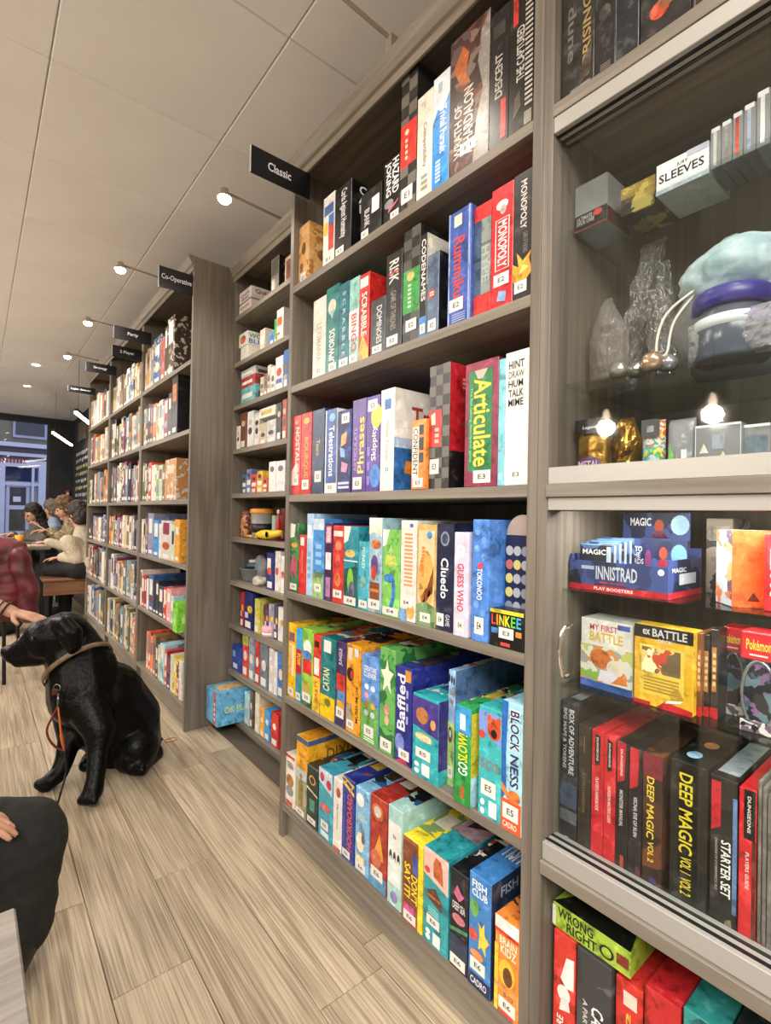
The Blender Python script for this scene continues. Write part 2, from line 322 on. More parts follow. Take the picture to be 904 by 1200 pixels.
# ================================================================ bookcases
ZS = [1.8825, 1.539, 1.1665, .838, .4812, .1169]
TH = .024
def cornice(par, x0, y0, y1, top=2.395):
    prof = [(x, z+top) for x, z in ((0, -.075), (-.006, -.075), (-.006, -.05), (-.014, -.046), (-.014, -.036), (-.028, -.014), (-.028, 0), (0, 0))]
    bm = bmesh.new(); A = [bm.verts.new((x0+x, y0, z)) for x, z in prof]; B = [bm.verts.new((x0+x, y1, z)) for x, z in prof]; n = len(prof)
    for k in range(n): bm.faces.new((A[k], A[(k+1) % n], B[(k+1) % n], B[k]))
    bm.faces.new(A[::-1]); bm.faces.new(B); bmesh.ops.recalc_face_normals(bm, faces=bm.faces); return obj('cornice', bm, WY, par)
def bookcase(label, x0, y0, y1, zs, post=.022, sides=(1, 1), xb=.45, dth=TH, top=2.395):
    r = empty('bookcase', (0, 0, 0)); tag(r, label, 'bookcase', 'grey oak bookcases along the wall')
    if sides[0]: box('side_panel', x0, xb, y0, y0+post, 0, top-.002, WV, r, .001)
    if sides[1]: box('side_panel', x0, xb, y1-post, y1, 0, top-.002, WV, r, .001)
    box('back_panel', xb-.012, xb, y0+post, y1-post, .0, top-.02, WBK, r)
    for z in zs: box('shelf', x0+.001, xb-.012, y0+post, y1-post, z-dth, z, WY, r, .001)
    box('top_panel', x0+.02, xb, y0+post, y1-post, top-.02, top-.003, WY, r)
    box('plinth', x0+.025, x0+.045, y0+post, y1-post, 0, zs[-1]-dth, WY, r)
    cornice(r, x0, y0, y1, top); return r
YL, YR = 1.5437, .5832           # inner faces of the main bay
bookcase('tall bookcase nearest the glass cabinet, tightly filled with colourful game boxes', 0, YR-.022, YL+.022, ZS, top=2.305)
NZ = [2.132, 1.887, 1.662, 1.432, 1.202, .976, .75, .524, .285, .055]
bookcase('recessed bookcase with ten closely spaced shelves between the two deep ones', .21, YL+.0225, 2.5775, NZ, .02, (1, 1), .455)
LZ = [1.88, 1.525, 1.167, .83, .49, .124]
BAYS = [(2.578, 3.578), (3.5785, 4.6), (4.6005, 5.575)]
for (a, b), lb in zip(BAYS, ('bookcase behind the black dog, its broad end panel facing the room', 'middle bookcase of the far run of three, under two black signs', 'farthest bookcase of the row, beside the seated group')):
    bookcase(lb, 0, a, b, LZ, .024)
# ---------------------------------------------------------------- hanging shelf signs
def sign(y, x0, z0, z1, s, su, label, xend=-.002):
    r = box('hanging_sign', x0, xend, y-.002, y+.002, z0, z1, plain('#080b12', .4)); tag(r, label, 'sign', 'black category signs on the shelves')
    F = lambda u, v: Vector((x0+(xend-x0)*u, y-.0026, z0+(z1-z0)*v))
    lettering(F, s, su[0], .36, su[1], .68, '#e9e9ea', r, 'h')
    bm = bmesh.new(); bx(bm, x0-.0015, x0, y-.003, y+.003, z0, z1); obj('edge_strip', bm, plain('#c9c9c9', .4), r)
    box('bracket', xend-.02, xend+.0015, y+.002, y+.012, z1-.03, z1-.01, plain('#1b1b1d', .4), r); return r
sign(1.44, -.207, 2.132, 2.216, 'Classic', (.27, .66), 'large black sign reading Classic at the top of the nearest shelves')
sign(2.59, -.164, 2.194, 2.297, 'Co-Operative', (.07, .96), 'black sign reading Co-Operative on the broad end panel')
sign(3.36, -.212, 2.135, 2.213, 'Party', (.36, .64), 'black sign reading Party, just above the 2 Player sign')
sign(3.585, -.176, 2.085, 2.160, '2 Player', (.25, .74), 'black sign reading 2 Player, just below the Party sign')
sign(4.36, -.208, 2.150, 2.222, 'Strategy', (.24, .68), 'small black sign reading Strategy, fourth along the shelves')
sign(5.25, -.215, 2.155, 2.215, 'Light Games', (.1, .82), 'smallest and farthest black sign on the shelves')
# ---------------------------------------------------------------- arm lamps on the shelf tops
def lampmat(s): return plain('#ffedd2', .4, 0, 'lamp_glow', s)
def arm_lamp(y, xc, xb, label, power=9, z=2.425):
    r = empty('arm_lamp', (xc, y, z)); tag(r, label, 'lamp', 'arm lamps on top of the bookcases')
    obj('arm', tube(bmesh.new(), [(.02, 0, .006), (xb-xc+.0, 0, .018)], .0055), plain('#a79c8c', .35, .6), r)
    obj('arm_foot', bx(bmesh.new(), .002, .04, -.012, .012, -.0295, .012, .002), plain('#a79c8c', .35, .6), r)
    bm = lathe(bmesh.new(), [(.009, .02), (.016, .016), (.018, 0), (.030, -.016), (.031, -.02)], 16, (xb-xc, 0, .012)); obj('lamp_head', bm, plain('#b8ae9f', .35, .5), r, True)
    bm = lathe(bmesh.new(), [(.0001, -.038), (.018, -.034), (.027, -.023), (.028, -.012), (.012, -.008)], 16, (xb-xc, 0, .008)); obj('bulb', bm, lampmat(22), r, True)
    l = bpy.data.lights.new('bulb_light', 'SPOT'); l.energy = power; l.color = (1, .9, .78); l.spot_size = math.radians(150); l.spot_blend = .7; l.shadow_soft_size = .03
    lo = link(bpy.data.objects.new('bulb_light', l), r); lo.location = (xb-xc, 0, -.05); lo.rotation_euler = (0, math.radians(12), 0); return r
for y, xc, xb, lb in ((2.06, .21, -.05, 'arm lamp with glowing bulb above the recessed bookcase'),
                      (3.04, 0, -.246, 'arm lamp with glowing bulb beside the Co-Operative sign'), (4.06, 0, -.246, 'arm lamp with glowing bulb above the middle far bookcase'), (5.07, 0, -.246, 'arm lamp with glowing bulb above the farthest bookcase')):
    arm_lamp(y, xc, xb, lb)
arm_lamp(1.01, -.03, -.28, 'arm lamp above the nearest bookcase, only its arm in view', 4.5, z=2.335); arm_lamp(.05, -.03, -.28, 'arm lamp above the glass cabinet, out of view', z=2.335)
for y, lb in ((6.55, 'round ceiling downlight nearer the shelves'), (7.75, 'round ceiling downlight farther towards the window')):
    r = empty('downlight', (-.36, y, ZC)); tag(r, lb, 'light', 'ceiling downlights')
    obj('rim', lathe(bmesh.new(), [(.035, 0), (.055, -.004), (.055, 0)], 20), WHITE, r); obj('lens', lathe(bmesh.new(), [(.0001, -.003), (.034, -.003), (.034, 0)], 20), lampmat(14), r)
    l = bpy.data.lights.new('downlight_glow', 'SPOT'); l.energy = 12; l.color = (1, .87, .7); l.spot_size = 2.2; l.shadow_soft_size = .04; lo = link(bpy.data.objects.new('downlight_glow', l), r); lo.location = (0, 0, -.02)
for (p, q), lb in ((((-.083, 7.69), (.284, 8.96)), 'slim glowing strip light hanging before the dark far wall'), (((-.065, 5.92), (.27, 6.9)), 'slim glowing strip light hanging just past the bookcases')):
    r = empty('strip_light', (p[0], p[1], 2.1)); tag(r, lb, 'light', 'hanging strip lights'); e = Vector((q[0]-p[0], q[1]-p[1], 0))
    sd = e.normalized().cross(Vector((0, 0, 1)))*.013; bm = bmesh.new()
    def slab(z0, z1, s): 
        bm = bmesh.new(); lo = [bm.verts.new(v+Vector((0, 0, z0))) for v in (sd*s, -sd*s, e-sd*s, e+sd*s)]; hi = [bm.verts.new(v.co+Vector((0, 0, z1-z0))) for v in lo]
        bm.faces.new(lo[::-1]); bm.faces.new(hi); [bm.faces.new((lo[k], lo[(k+1) % 4], hi[(k+1) % 4], hi[k])) for k in range(4)]; bmesh.ops.recalc_face_normals(bm, faces=bm.faces); return bm
    obj('housing', slab(.0, .03, 1.1), plain('#1a1a1b', .4), r); obj('diffuser', slab(-.022, 0, 1), lampmat(9), r)
    for t in (.1, .9): obj('hanging_wire', tube(bmesh.new(), [e*t+Vector((0, 0, .03)), e*t+Vector((0, 0, ZC-2.1))], .002, 5), BLACK, r)
# chalkboard menu on the dark wall
r = box('chalkboard', XW-.02, XW-.001, 8.45, 9.75, 1.15, 2.12, plain('#181b1c', .7)); tag(r, 'chalkboard menu with white and yellow writing on the dark wall', 'board')
for k in range(8):
    z = 2.03-.11*k; F = lambda u, v, z=z: Vector((XW-.0206, 9.65-1.1*u, z-.07*v)); c = '#cfc27a' if k in (2, 3, 5) else '#c9c9c4'
    random.seed(k); u = 0; ps = []
    while u < .95:
        wd = random.uniform(.04, .14); ps.append([(u, 0), (min(1, u+wd), 0), (min(1, u+wd), random.uniform(.4, .9)), (u, random.uniform(.4, .9))]); u += wd+random.uniform(.03, .07)
    for q in ps: flat('chalk_word', F, [q], c, r)
random.seed(11)
r = box('noticeboard', XW-.03, XW-.001, 8.75, 9.45, 2.2, 2.5, plain('#6b5a47', .6)); tag(r, 'brown wooden panel on the dark wall above the chalkboard', 'panel')
r = box('alarm_box', .36, .42, YF-.05, YF-.001, 1.32, 1.44, plain('#b4392c', .5), None, .005); tag(r, 'small red fire alarm box on the dark far pier', 'alarm'); box('glass_front', .375, .405, YF-.056, YF-.05, 1.355, 1.405, plain('#ddd', .2), r)

# ---------------------------------------------------------------- pendant lamps over the tables (the glass doors mirror them)
def pendant(x, y, z, label, power=30):
    r = empty('pendant_lamp', (x, y, z)); tag(r, label, 'lamp', 'glass pendant lamps')
    obj('cable', tube(bmesh.new(), [(0, 0, .1), (0, 0, ZC-z)], .004, 6), BLACK, r)
    obj('ceiling_rose', lathe(bmesh.new(), [(.045, ZC-z-.03), (.05, ZC-z-.001)], 16), BLACK, r)
    obj('socket', lathe(bmesh.new(), [(.012, .1), (.02, .09), (.02, .055), (.014, .05)], 14), BLACK, r, True)
    obj('bulb', lathe(bmesh.new(), [(.013, .05), (.02, .03), (.026, .005), (.022, -.02), (.001, -.03)], 16), lampmat(13), r, True)
    obj('glass_shade', lathe(bmesh.new(), [(.02, .075), (.07, .06), (.105, .02), (.11, -.04), (.1, -.07)], 24), clear('smoked_glass', '#cfc9c2'), r, True)
    l = bpy.data.lights.new('pendant_light', 'POINT'); l.energy = power; l.color = (1, .92, .82); l.shadow_soft_size = .06; lo = link(bpy.data.objects.new('pendant_light', l), r); lo.location = (0, 0, -.09)
for x, y, lb in ((-3.0, 1.25, 'glass pendant lamp nearest the entrance side'), (-3.0, 2.0, 'glass pendant lamp second in the row'), (-2.6, 4.4, 'glass pendant lamp above the middle tables'), (-2.2, 6.6, 'glass pendant lamp above the far table')): pendant(x, y, 1.93, lb)

for (x, y, sx, sy), lb in (((-1.9, -1.3, 1.6, 2.0), 'large added fill light panel behind the camera'), ((-2.6, 4.6, 1.4, 2.6), 'large added fill light panel over the middle of the room'), ((-2.2, 8.4, 1.6, 2.2), 'large added fill light panel near the window')):
    r = empty('added_fill_panel', (x, y, ZC)); tag(r, lb, 'light', 'added fill light panels')  # invented fixtures, out of view, built round the added fill lights
    for a0, a1, b0, b1 in ((-sx/2-.04, sx/2+.04, -sy/2-.04, -sy/2), (-sx/2-.04, sx/2+.04, sy/2, sy/2+.04), (-sx/2-.04, -sx/2, -sy/2, sy/2), (sx/2, sx/2+.04, -sy/2, sy/2)): box('frame', a0, a1, b0, b1, -.06, -.001, WHITE, r)
    box('diffuser', -sx/2, sx/2, -sy/2, sy/2, -.02, -.001, plain('#fff4e6', .6), r)
# ================================================================ boxes of the nearest bookcase
def L(c, u0=.12, v0=.03, u1=.88, v1=.13): return ('L', c, u0, v0, u1, v1)
# (left px, right px, top px, depth, inset, base, label, elements)
R1 = [
 (347, 362, 265, .16, .02, 'A|#c08a4a,#d9a661,#b57a3a,#e0b67a', 'orange brown patterned wooden box at the left end of the top shelf', [L('E1', .2, .04, .75, .2), ('o', .5, .6, .2, .1, '#7a4a22'), ('o', .3, .3, .16, .08, '#8a5a2a'), ('So', .4, .5, .2, .1, '#8a5a2a')]),
 (379, 392, 229, .2, .01, '#ece9e2', 'white box with blue red and yellow spine stripes on the top shelf', [('r', .5, .2, .95, .55, '#c8322b'), ('r', .5, .55, .95, .7, '#3f72b8'), ('r', .05, .45, .45, .62, '#e4c13a'), ('r', .1, .72, .9, .86, '#4d6ea8'), L('E1', .1, .03, .9, .14)]),
 (392.5, 411.5, 217, .22, .01, '#141414', 'black box with white side lettering on the top shelf', [('t', 'Cards Against Humanity', .3, .25, .75, .93, '#e8e8e8', 'd'), ('St', 'Cards\nAgainst\nHumanity', .12, .52, .85, .95, '#f0f0f0', 'h'), L('E1', .1, .04, .6, .14)]),
 (423, 447, 221, .2, .01, '#1b1b1b', 'short black box with large white label on the top shelf', [('r', .55, .45, .9, .78, '#e8e5dd'), ('t', 'BLANK', .2, .25, .45, .62, '#cfcfcf', 'd'), L('E1', .05, .05, .4, .2)]),
 (450, 469, 186, .2, .01, '#161616', 'black box with bold white lettering and pink swoosh on top shelf', [('t', 'JOKING', .08, .42, .46, .97, '#eeeeee', 'd'), ('t', 'HAZARD', .54, .42, .92, .97, '#eeeeee', 'd'), ('o', .35, .3, .28, .07, '#888'), ('p', [(.3, .16), (.9, .26), (.95, .3), (.35, .22)], '#d86a8c'), L('E1', .45, .03, .95, .14)]),
 (470, 488.5, 82, .26, .01, '#2a2826', 'tall black and grey chequered box with a red middle', [('k', 2, 12, '#6d675f'), ('r', 0, .32, 1, .62, '#e3362f'), ('d', 4, .3, .36, .45, .52, '#f0c9b0'), ('o', .4, .56, .12, .02, '#f0d0b0'), L('E1', .1, .06, .8, .17)]),
 (489, 507, 110, .26, .01, '#e7e2d3', 'cream box with grey italic spine title on the top shelf', [('t', 'Compatibility', .35, .3, .65, .72, '#8a8478', 'd'), ('r', .25, .84, .55, .93, '#c8c2b2'), ('d', 3, .3, .08, .7, .24, '#9a948a')]),
 (507.5, 526.5, 87, .26, .01, '#dfe6ee', 'blue and white box with script title on the top shelf', [('p', [(0, 0), (1, 0), (1, .78), (.6, .66), (.3, .7), (0, .6)], '#2f8fe0'), ('t', 'Trivial Pursuit', .45, .3, .85, .7, '#e9eef6', 'd'), ('d', 6, .2, .06, .5, .26, '#cfe0f4'), ('r', .3, .84, .55, .93, '#b8c2cc')]),
 (527, 573.5, 32, .3, .01, 'A|#4b2620,#6d3527,#5a4a44,#7d6a5e,#3a2420', 'large dark red fantasy art box with silver lettering on top shelf', [('p', [(.62, .0), (1, 0), (1, 1), (.8, .9), (.72, .7), (.85, .5), (.7, .3)], '#8d8880'), ('p', [(.1, .78), (.35, .9), (.5, .82), (.42, .7), (.55, .6), (.3, .62)], '#b5602c'), ('t', 'WRATH OF', .14, .12, .34, .5, '#cfc6bc', 'u'), ('t', 'ASHARDALON', .38, .1, .62, .58, '#d9d2ca', 'u'), L('E1', .3, .12, .7, .2)]),
 (574, 596.5, 12, .3, .01, '#161514', 'black box with grey title and red bar at its foot', [('t', 'DESCENT', .3, .36, .68, .68, '#b9b4ad', 'u'), ('r', .62, .05, .88, .33, '#d5332b'), ('r', .2, .8, .8, .9, '#3c3834')]),
 (597, 627.5, -14, .3, .01, '#141312', 'tallest black box with striped edge at the right end of top shelf', [('t', 'THE CAPTURED', .3, .36, .6, .74, '#c4bfb8', 'u'), ('r', .15, .77, .35, 1, '#c73a30'), ('p', [(.2, .12), (.5, .18), (.45, .3), (.25, .26)], '#54463a'), ('r', .62, .03, .9, .12, '#8f887e')] + [('r', .64, .16+.034*k, .92, .178+.034*k, '#b3ada4') for k in range(24)]),
]
R2 = [
 (367, 381.5, 350, .26, .01, '#dedacd', 'cream box at the left end of the second shelf, faded spine', [('t', 'LEXIMANIA', .3, .2, .7, .68, '#b3aa9a', 'd'), L('E2', .2, .03, .85, .14)]),
 (382, 396.5, 336, .26, .01, '#1f7d78', 'teal box with white lettering and pale flower on second shelf', [('t', 'UPWORDS', .3, .1, .75, .5, '#e9efe9', 'u'), ('o', .5, .76, .32, .09, '#d8d4c0'), ('p', [(.5, .62), (.75, .72), (.3, .72)], '#a5c2b8'), L('E2', .3, .02, .9, .1)]),
 (397, 409, 332, .26, .01, '#19707d', 'dark teal box with spaced pale capitals on second shelf', [('t', 'S C R A B B L E', .38, .14, .66, .9, '#a9d0d2', 'd'), L('E2', .1, .02, .95, .11)]),
 (409.5, 420.5, 326, .26, .01, '#8cc3b8', 'mint and white box with red capitals on second shelf', [('r', 0, .3, 1, .62, '#efe9e0'), ('t', 'BINGO', .25, .14, .8, .58, '#cf3a33', 'd'), L('E2', .1, .02, .9, .11)]),
 (421, 432.5, 321, .26, .01, '#c52a22', 'red box with white capitals and yellow foot on second shelf', [('t', 'SCRABBLE', .25, .28, .8, .78, '#f3e9da', 'd'), ('r', .1, .84, .9, .95, '#e9e3d6'), ('p', [(0, 0), (1, 0), (1, .12), (.4, .3), (0, .1)], '#e8b23a'), ('Sr', .05, .62, .32, .8, '#cf2a2a')]),
 (434.5, 451.5, 350, .24, .01, '#3a3d40', 'short charcoal box with white capitals on second shelf', [('t', 'DOMINOES', .42, .2, .78, .86, '#cfd1d2', 'd'), L('E2', .15, .04, .8, .17)]),
 (452.5, 471, 296, .26, .01, '#232323', 'black box with large red and white spine title on second shelf', [('t', 'RISK', .2, .68, .8, .92, '#d8d2cb', 'd'), ('r', .16, .78, .82, .8, '#c0342c'), ('t', 'GAME OF THRONES', .32, .2, .66, .6, '#8f8a84', 'd'), L('E2', .1, .04, .8, .14)]),
 (473, 492, 268, .28, .01, '#2b2b2a', 'tall chequered black box with a green middle on second shelf', [('k', 2, 11, '#53524e'), ('r', 0, .26, 1, .64, '#3f9a4b'), ('o', .45, .58, .22, .04, '#d9b56a'), ('d', 6, .3, .3, .5, .52, '#b9d8a8'), L('E2', .2, .1, .85, .2)]),
 (492.5, 500, 275, .24, .01, '#20201f', 'narrow black box with white capitals and blue foot on second shelf', [('t', 'CODENAMES', .2, .35, .85, .95, '#ece7dc', 'd'), ('r', 0, 0, 1, .2, '#3d7fc4'), L('E2', .1, .04, .9, .13), ('Sr', 0, .5, .5, 1, '#e0d8c4'), ('Sp', [(.12, .72), (.3, .78), (.12, .86)], '#1a1a1a')]),
 (500.5, 514.5, 297, .2, .01, '#5c6e88', 'slate blue box with red badge beside a black side', [('o', .4, .5, .3, .06, '#c2473c'), ('d', 2, .25, .47, .6, .53, '#f0d8d0'), L('E2', .15, .04, .8, .18), ('Sr', 0, 0, 1, 1, '#151414'), ('So', .35, .25, .2, .1, '#7a4a33')]),
 (526, 551.5, 246, .26, .01, '#3d5aa8', 'blue box with red bubble lettering on the second shelf', [('r', .0, .0, .07, 1, '#93a8d8'), ('r', .9, 0, .97, 1, '#93a8d8'), ('t', 'Rummikub', .24, .16, .74, .76, '#d84438', 'd'), ('r', .25, .86, .6, .96, '#e0d8bc'), L('E2', .08, .12, .7, .23), ('d', 4, .2, .02, .8, .1, '#8fa0d0')]),
 (552.5, 575.5, 240, .2, .02, '#d32f2c', 'red cased box with grey and blue vertical panels on second shelf', [('r', 0, .2, .45, .86, '#3f5878'), ('r', .45, .2, 1, .86, '#8a948f'), ('t', 'HYPE', .5, .3, .92, .62, '#a9b2ad', 'd'), ('r', 0, .5, .45, .53, '#2a3c56'), ('r', .45, .62, 1, .65, '#6a7470')]),
 (576, 601.2, 218, .28, .01, '#d6252b', 'bright red box with white capitals framed on its spine', [('r', .2, .31, .84, .73, '#f3e6e2'), ('r', .24, .315, .8, .725, '#d6252b'), ('t', 'MONOPOLY', .32, .33, .74, .71, '#f6efec', 'd'), ('o', .5, .84, .28, .04, '#e9d9d0'), ('o', .55, .8, .14, .04, '#b9a79e'), L('E2', .15, .18, .85, .28), ('p', [(.3, .06), (.7, .04), (.75, .12), (.4, .14)], '#7f9ac0')]),
 (601.8, 626.5, 201, .28, .01, '#2b2b2d', 'black box with fiery yellow art at the right end of second shelf', [('t', 'MONOPOLY', .36, .55, .66, .93, '#d7cdc4', 'd'), ('t', 'GAME OF THRONES', .5, .36, .72, .52, '#77736e', 'd'), ('p', [(0, .16), (.4, .1), (.95, .2), (.8, .3), (.9, .36), (.5, .3), (.2, .38), (.3, .26), (0, .3)], '#e2a035'), ('p', [(.3, .2), (.8, .24), (.5, .27)], '#f0cf6a'), L('E2', .1, .06, .7, .15)]),
]
R3 = [
 (340, 352.5, 488, .26, .01, '#cf2f2b', 'red box with white capitals at the left end of third shelf', [('t', 'NOSTALGIA', .4, .2, .85, .85, '#f5d9cf', 'd'), ('o', .5, .92, .2, .03, '#e8963a'), L('E3', .15, .12, .8, .24), ('p', [(0, .1), (.8, .3), (.6, .42), (0, .3)], '#f0c7bd')]),
 (353, 365, 484, .26, .01, '#c42822', 'red box with orange lettering, second on third shelf', [('t', 'BOURQUE', .25, .2, .72, .7, '#efa13a', 'd'), ('o', .5, .9, .28, .04, '#e9b23a'), L('E3', .15, .06, .8, .18)]),
 (366, 380, 480, .26, .01, '#203a5f', 'navy box with thin gold script on third shelf', [('t', 'Tsuro', .35, .45, .65, .64, '#c9b06a', 'd'), L('E3', .25, .14, .8, .27)]),
 (381, 394.5, 480, .26, .01, '#f0efe8', 'blue and white box with white cursive title on third shelf', [('r', .12, .12, 1, 1, '#27509e'), ('t', 'Telestrations', .35, .2, .8, .8, '#f2f2f0', 'd'), ('o', .6, .9, .25, .05, '#74b8e6'), L('E3', .15, .02, .85, .12)]),
 (395.5, 411.5, 481, .26, .01, 'A|#2a2f72,#27306b,#3550a0,#202454', 'dark blue box with tumbling cards art on third shelf', [('p', [(.3, .7), (.7, .74), (.65, .6), (.25, .56)], '#e7a15a'), ('p', [(.2, .56), (.55, .52), (.6, .42), (.25, .44)], '#7fb0e0'), ('p', [(.35, .38), (.8, .34), (.7, .24), (.3, .26)], '#c77fa8'), L('E3', .3, .84, .85, .96), ('d', 2, .1, .04, .9, .14, '#c9cbe8')]),
 (413, 429, 468, .26, .01, '#54338c', 'purple box with yellow spine lettering on third shelf', [('t', 'ARTICULATE', .15, .22, .38, .7, '#b48ad0', 'u'), ('t', 'Phrases', .42, .2, .88, .8, '#f1d35a', 'u'), L('E3', .1, .03, .75, .16)]),
 (429.5, 445, 464, .26, .01, '#4b2c90', 'purple box with white lettering and yellow circle on third shelf', [('o', .75, .78, .4, .13, '#e9c83f'), L('E3', .1, .84, .8, .96), ('t', 'Skippity', .4, .32, .85, .68, '#efe9f6', 'u'), ('o', .7, .16, .4, .12, '#3d7fd0'), ('d', 3, .1, .04, .3, .5, '#8e78c4')]),
 (446, 462, 456, .3, .01, '#e9e5da', 'cream box with red script across its picture side on third shelf', [('r', .3, .8, .75, .9, '#2d68b0'), ('t', 'Trivial Pursuit', .4, .3, .62, .7, '#cfae9c', 'd'), L('E3', .3, .16, .75, .26), ('Sr', 0, 0, 1, .42, '#2b6cb0'), ('Sr', 0, .42, 1, .52, '#a9c4da'), ('St', 'Trivial', .2, .66, .75, .84, '#b3463c', 'h'), ('Sp', [(.12, .18), (.28, .15), (.32, .28), (.14, .3)], '#e0913a'), ('Sp', [(.3, .28), (.42, .24), (.44, .46), (.3, .44)], '#e6cf4a')]),
 (482.5, 499, 492, .2, .0, '#f08a33', 'short orange box with black vertical capitals on third shelf', [('r', .08, .16, .52, .9, '#f6ead6'), ('t', 'CONFIDENT', .12, .2, .46, .88, '#161616', 'd'), ('r', .55, .78, .85, .92, '#2a2421'), ('r', .55, .56, .85, .74, '#2a2421'), ('r', .55, .38, .85, .52, '#2a2421'), L('E3', .12, .03, .85, .16)]),
 (501, 527, 428, .28, .01, '#2d2b29', 'tall chequered black box with a red middle on third shelf', [('k', 3, 12, '#6a665f'), ('r', 0, .34, .62, .64, '#e0342c'), ('p', [(.1, .6), (.3, .62), (.32, .52), (.12, .52)], '#f0d9c2'), ('d', 3, .3, .36, .5, .5, '#f1b9a9'), L('E3', .06, .12, .52, .24), ('Sr', 0, .3, 1, 1, '#b3222a'), ('Sr', 0, 0, 1, .3, '#1a1918'), ('Sd', 3, .15, .8, .7, .9, '#d98a8a'), ('So', .4, .52, .25, .06, '#6f5d49')]),
 (545, 583.5, 423, .26, .005, '#8a2c48', 'maroon framed green box with big yellow spine title on third shelf', [('r', .13, .12, .84, .93, '#1f7a44'), ('t', 'Articulate', .28, .16, .8, .86, '#f0cf3f', 'd'), ('t', 'The fast talking description game', .15, .2, .25, .8, '#8fc08a', 'd'), L('E3', .3, .03, .82, .13), ('p', [(.3, .93), (.7, .93), (.55, .86), (.4, .86)], '#c9b0a0')]),
 (584, 591.5, 421, .22, .005, '#7cc4d0', 'thin plain aqua box on third shelf, beside a white one', [('r', .2, .05, .8, .1, '#a8dbe2')]),
 (592, 621.5, 411, .24, .005, '#ebe7dc', 'white box listing five black words at the shelf end', [('t', 'HINT', .14, .87, .78, .93, '#151515', 'h'), ('t', 'DRAW', .14, .80, .78, .855, '#6d6a66', 'h'), ('t', 'HUM', .14, .73, .74, .785, '#151515', 'h'), ('t', 'TALK', .14, .66, .76, .715, '#3d3b39', 'h'), ('t', 'MIME', .14, .59, .76, .645, '#151515', 'h'), L('E3', .2, .04, .8, .12)]),
]
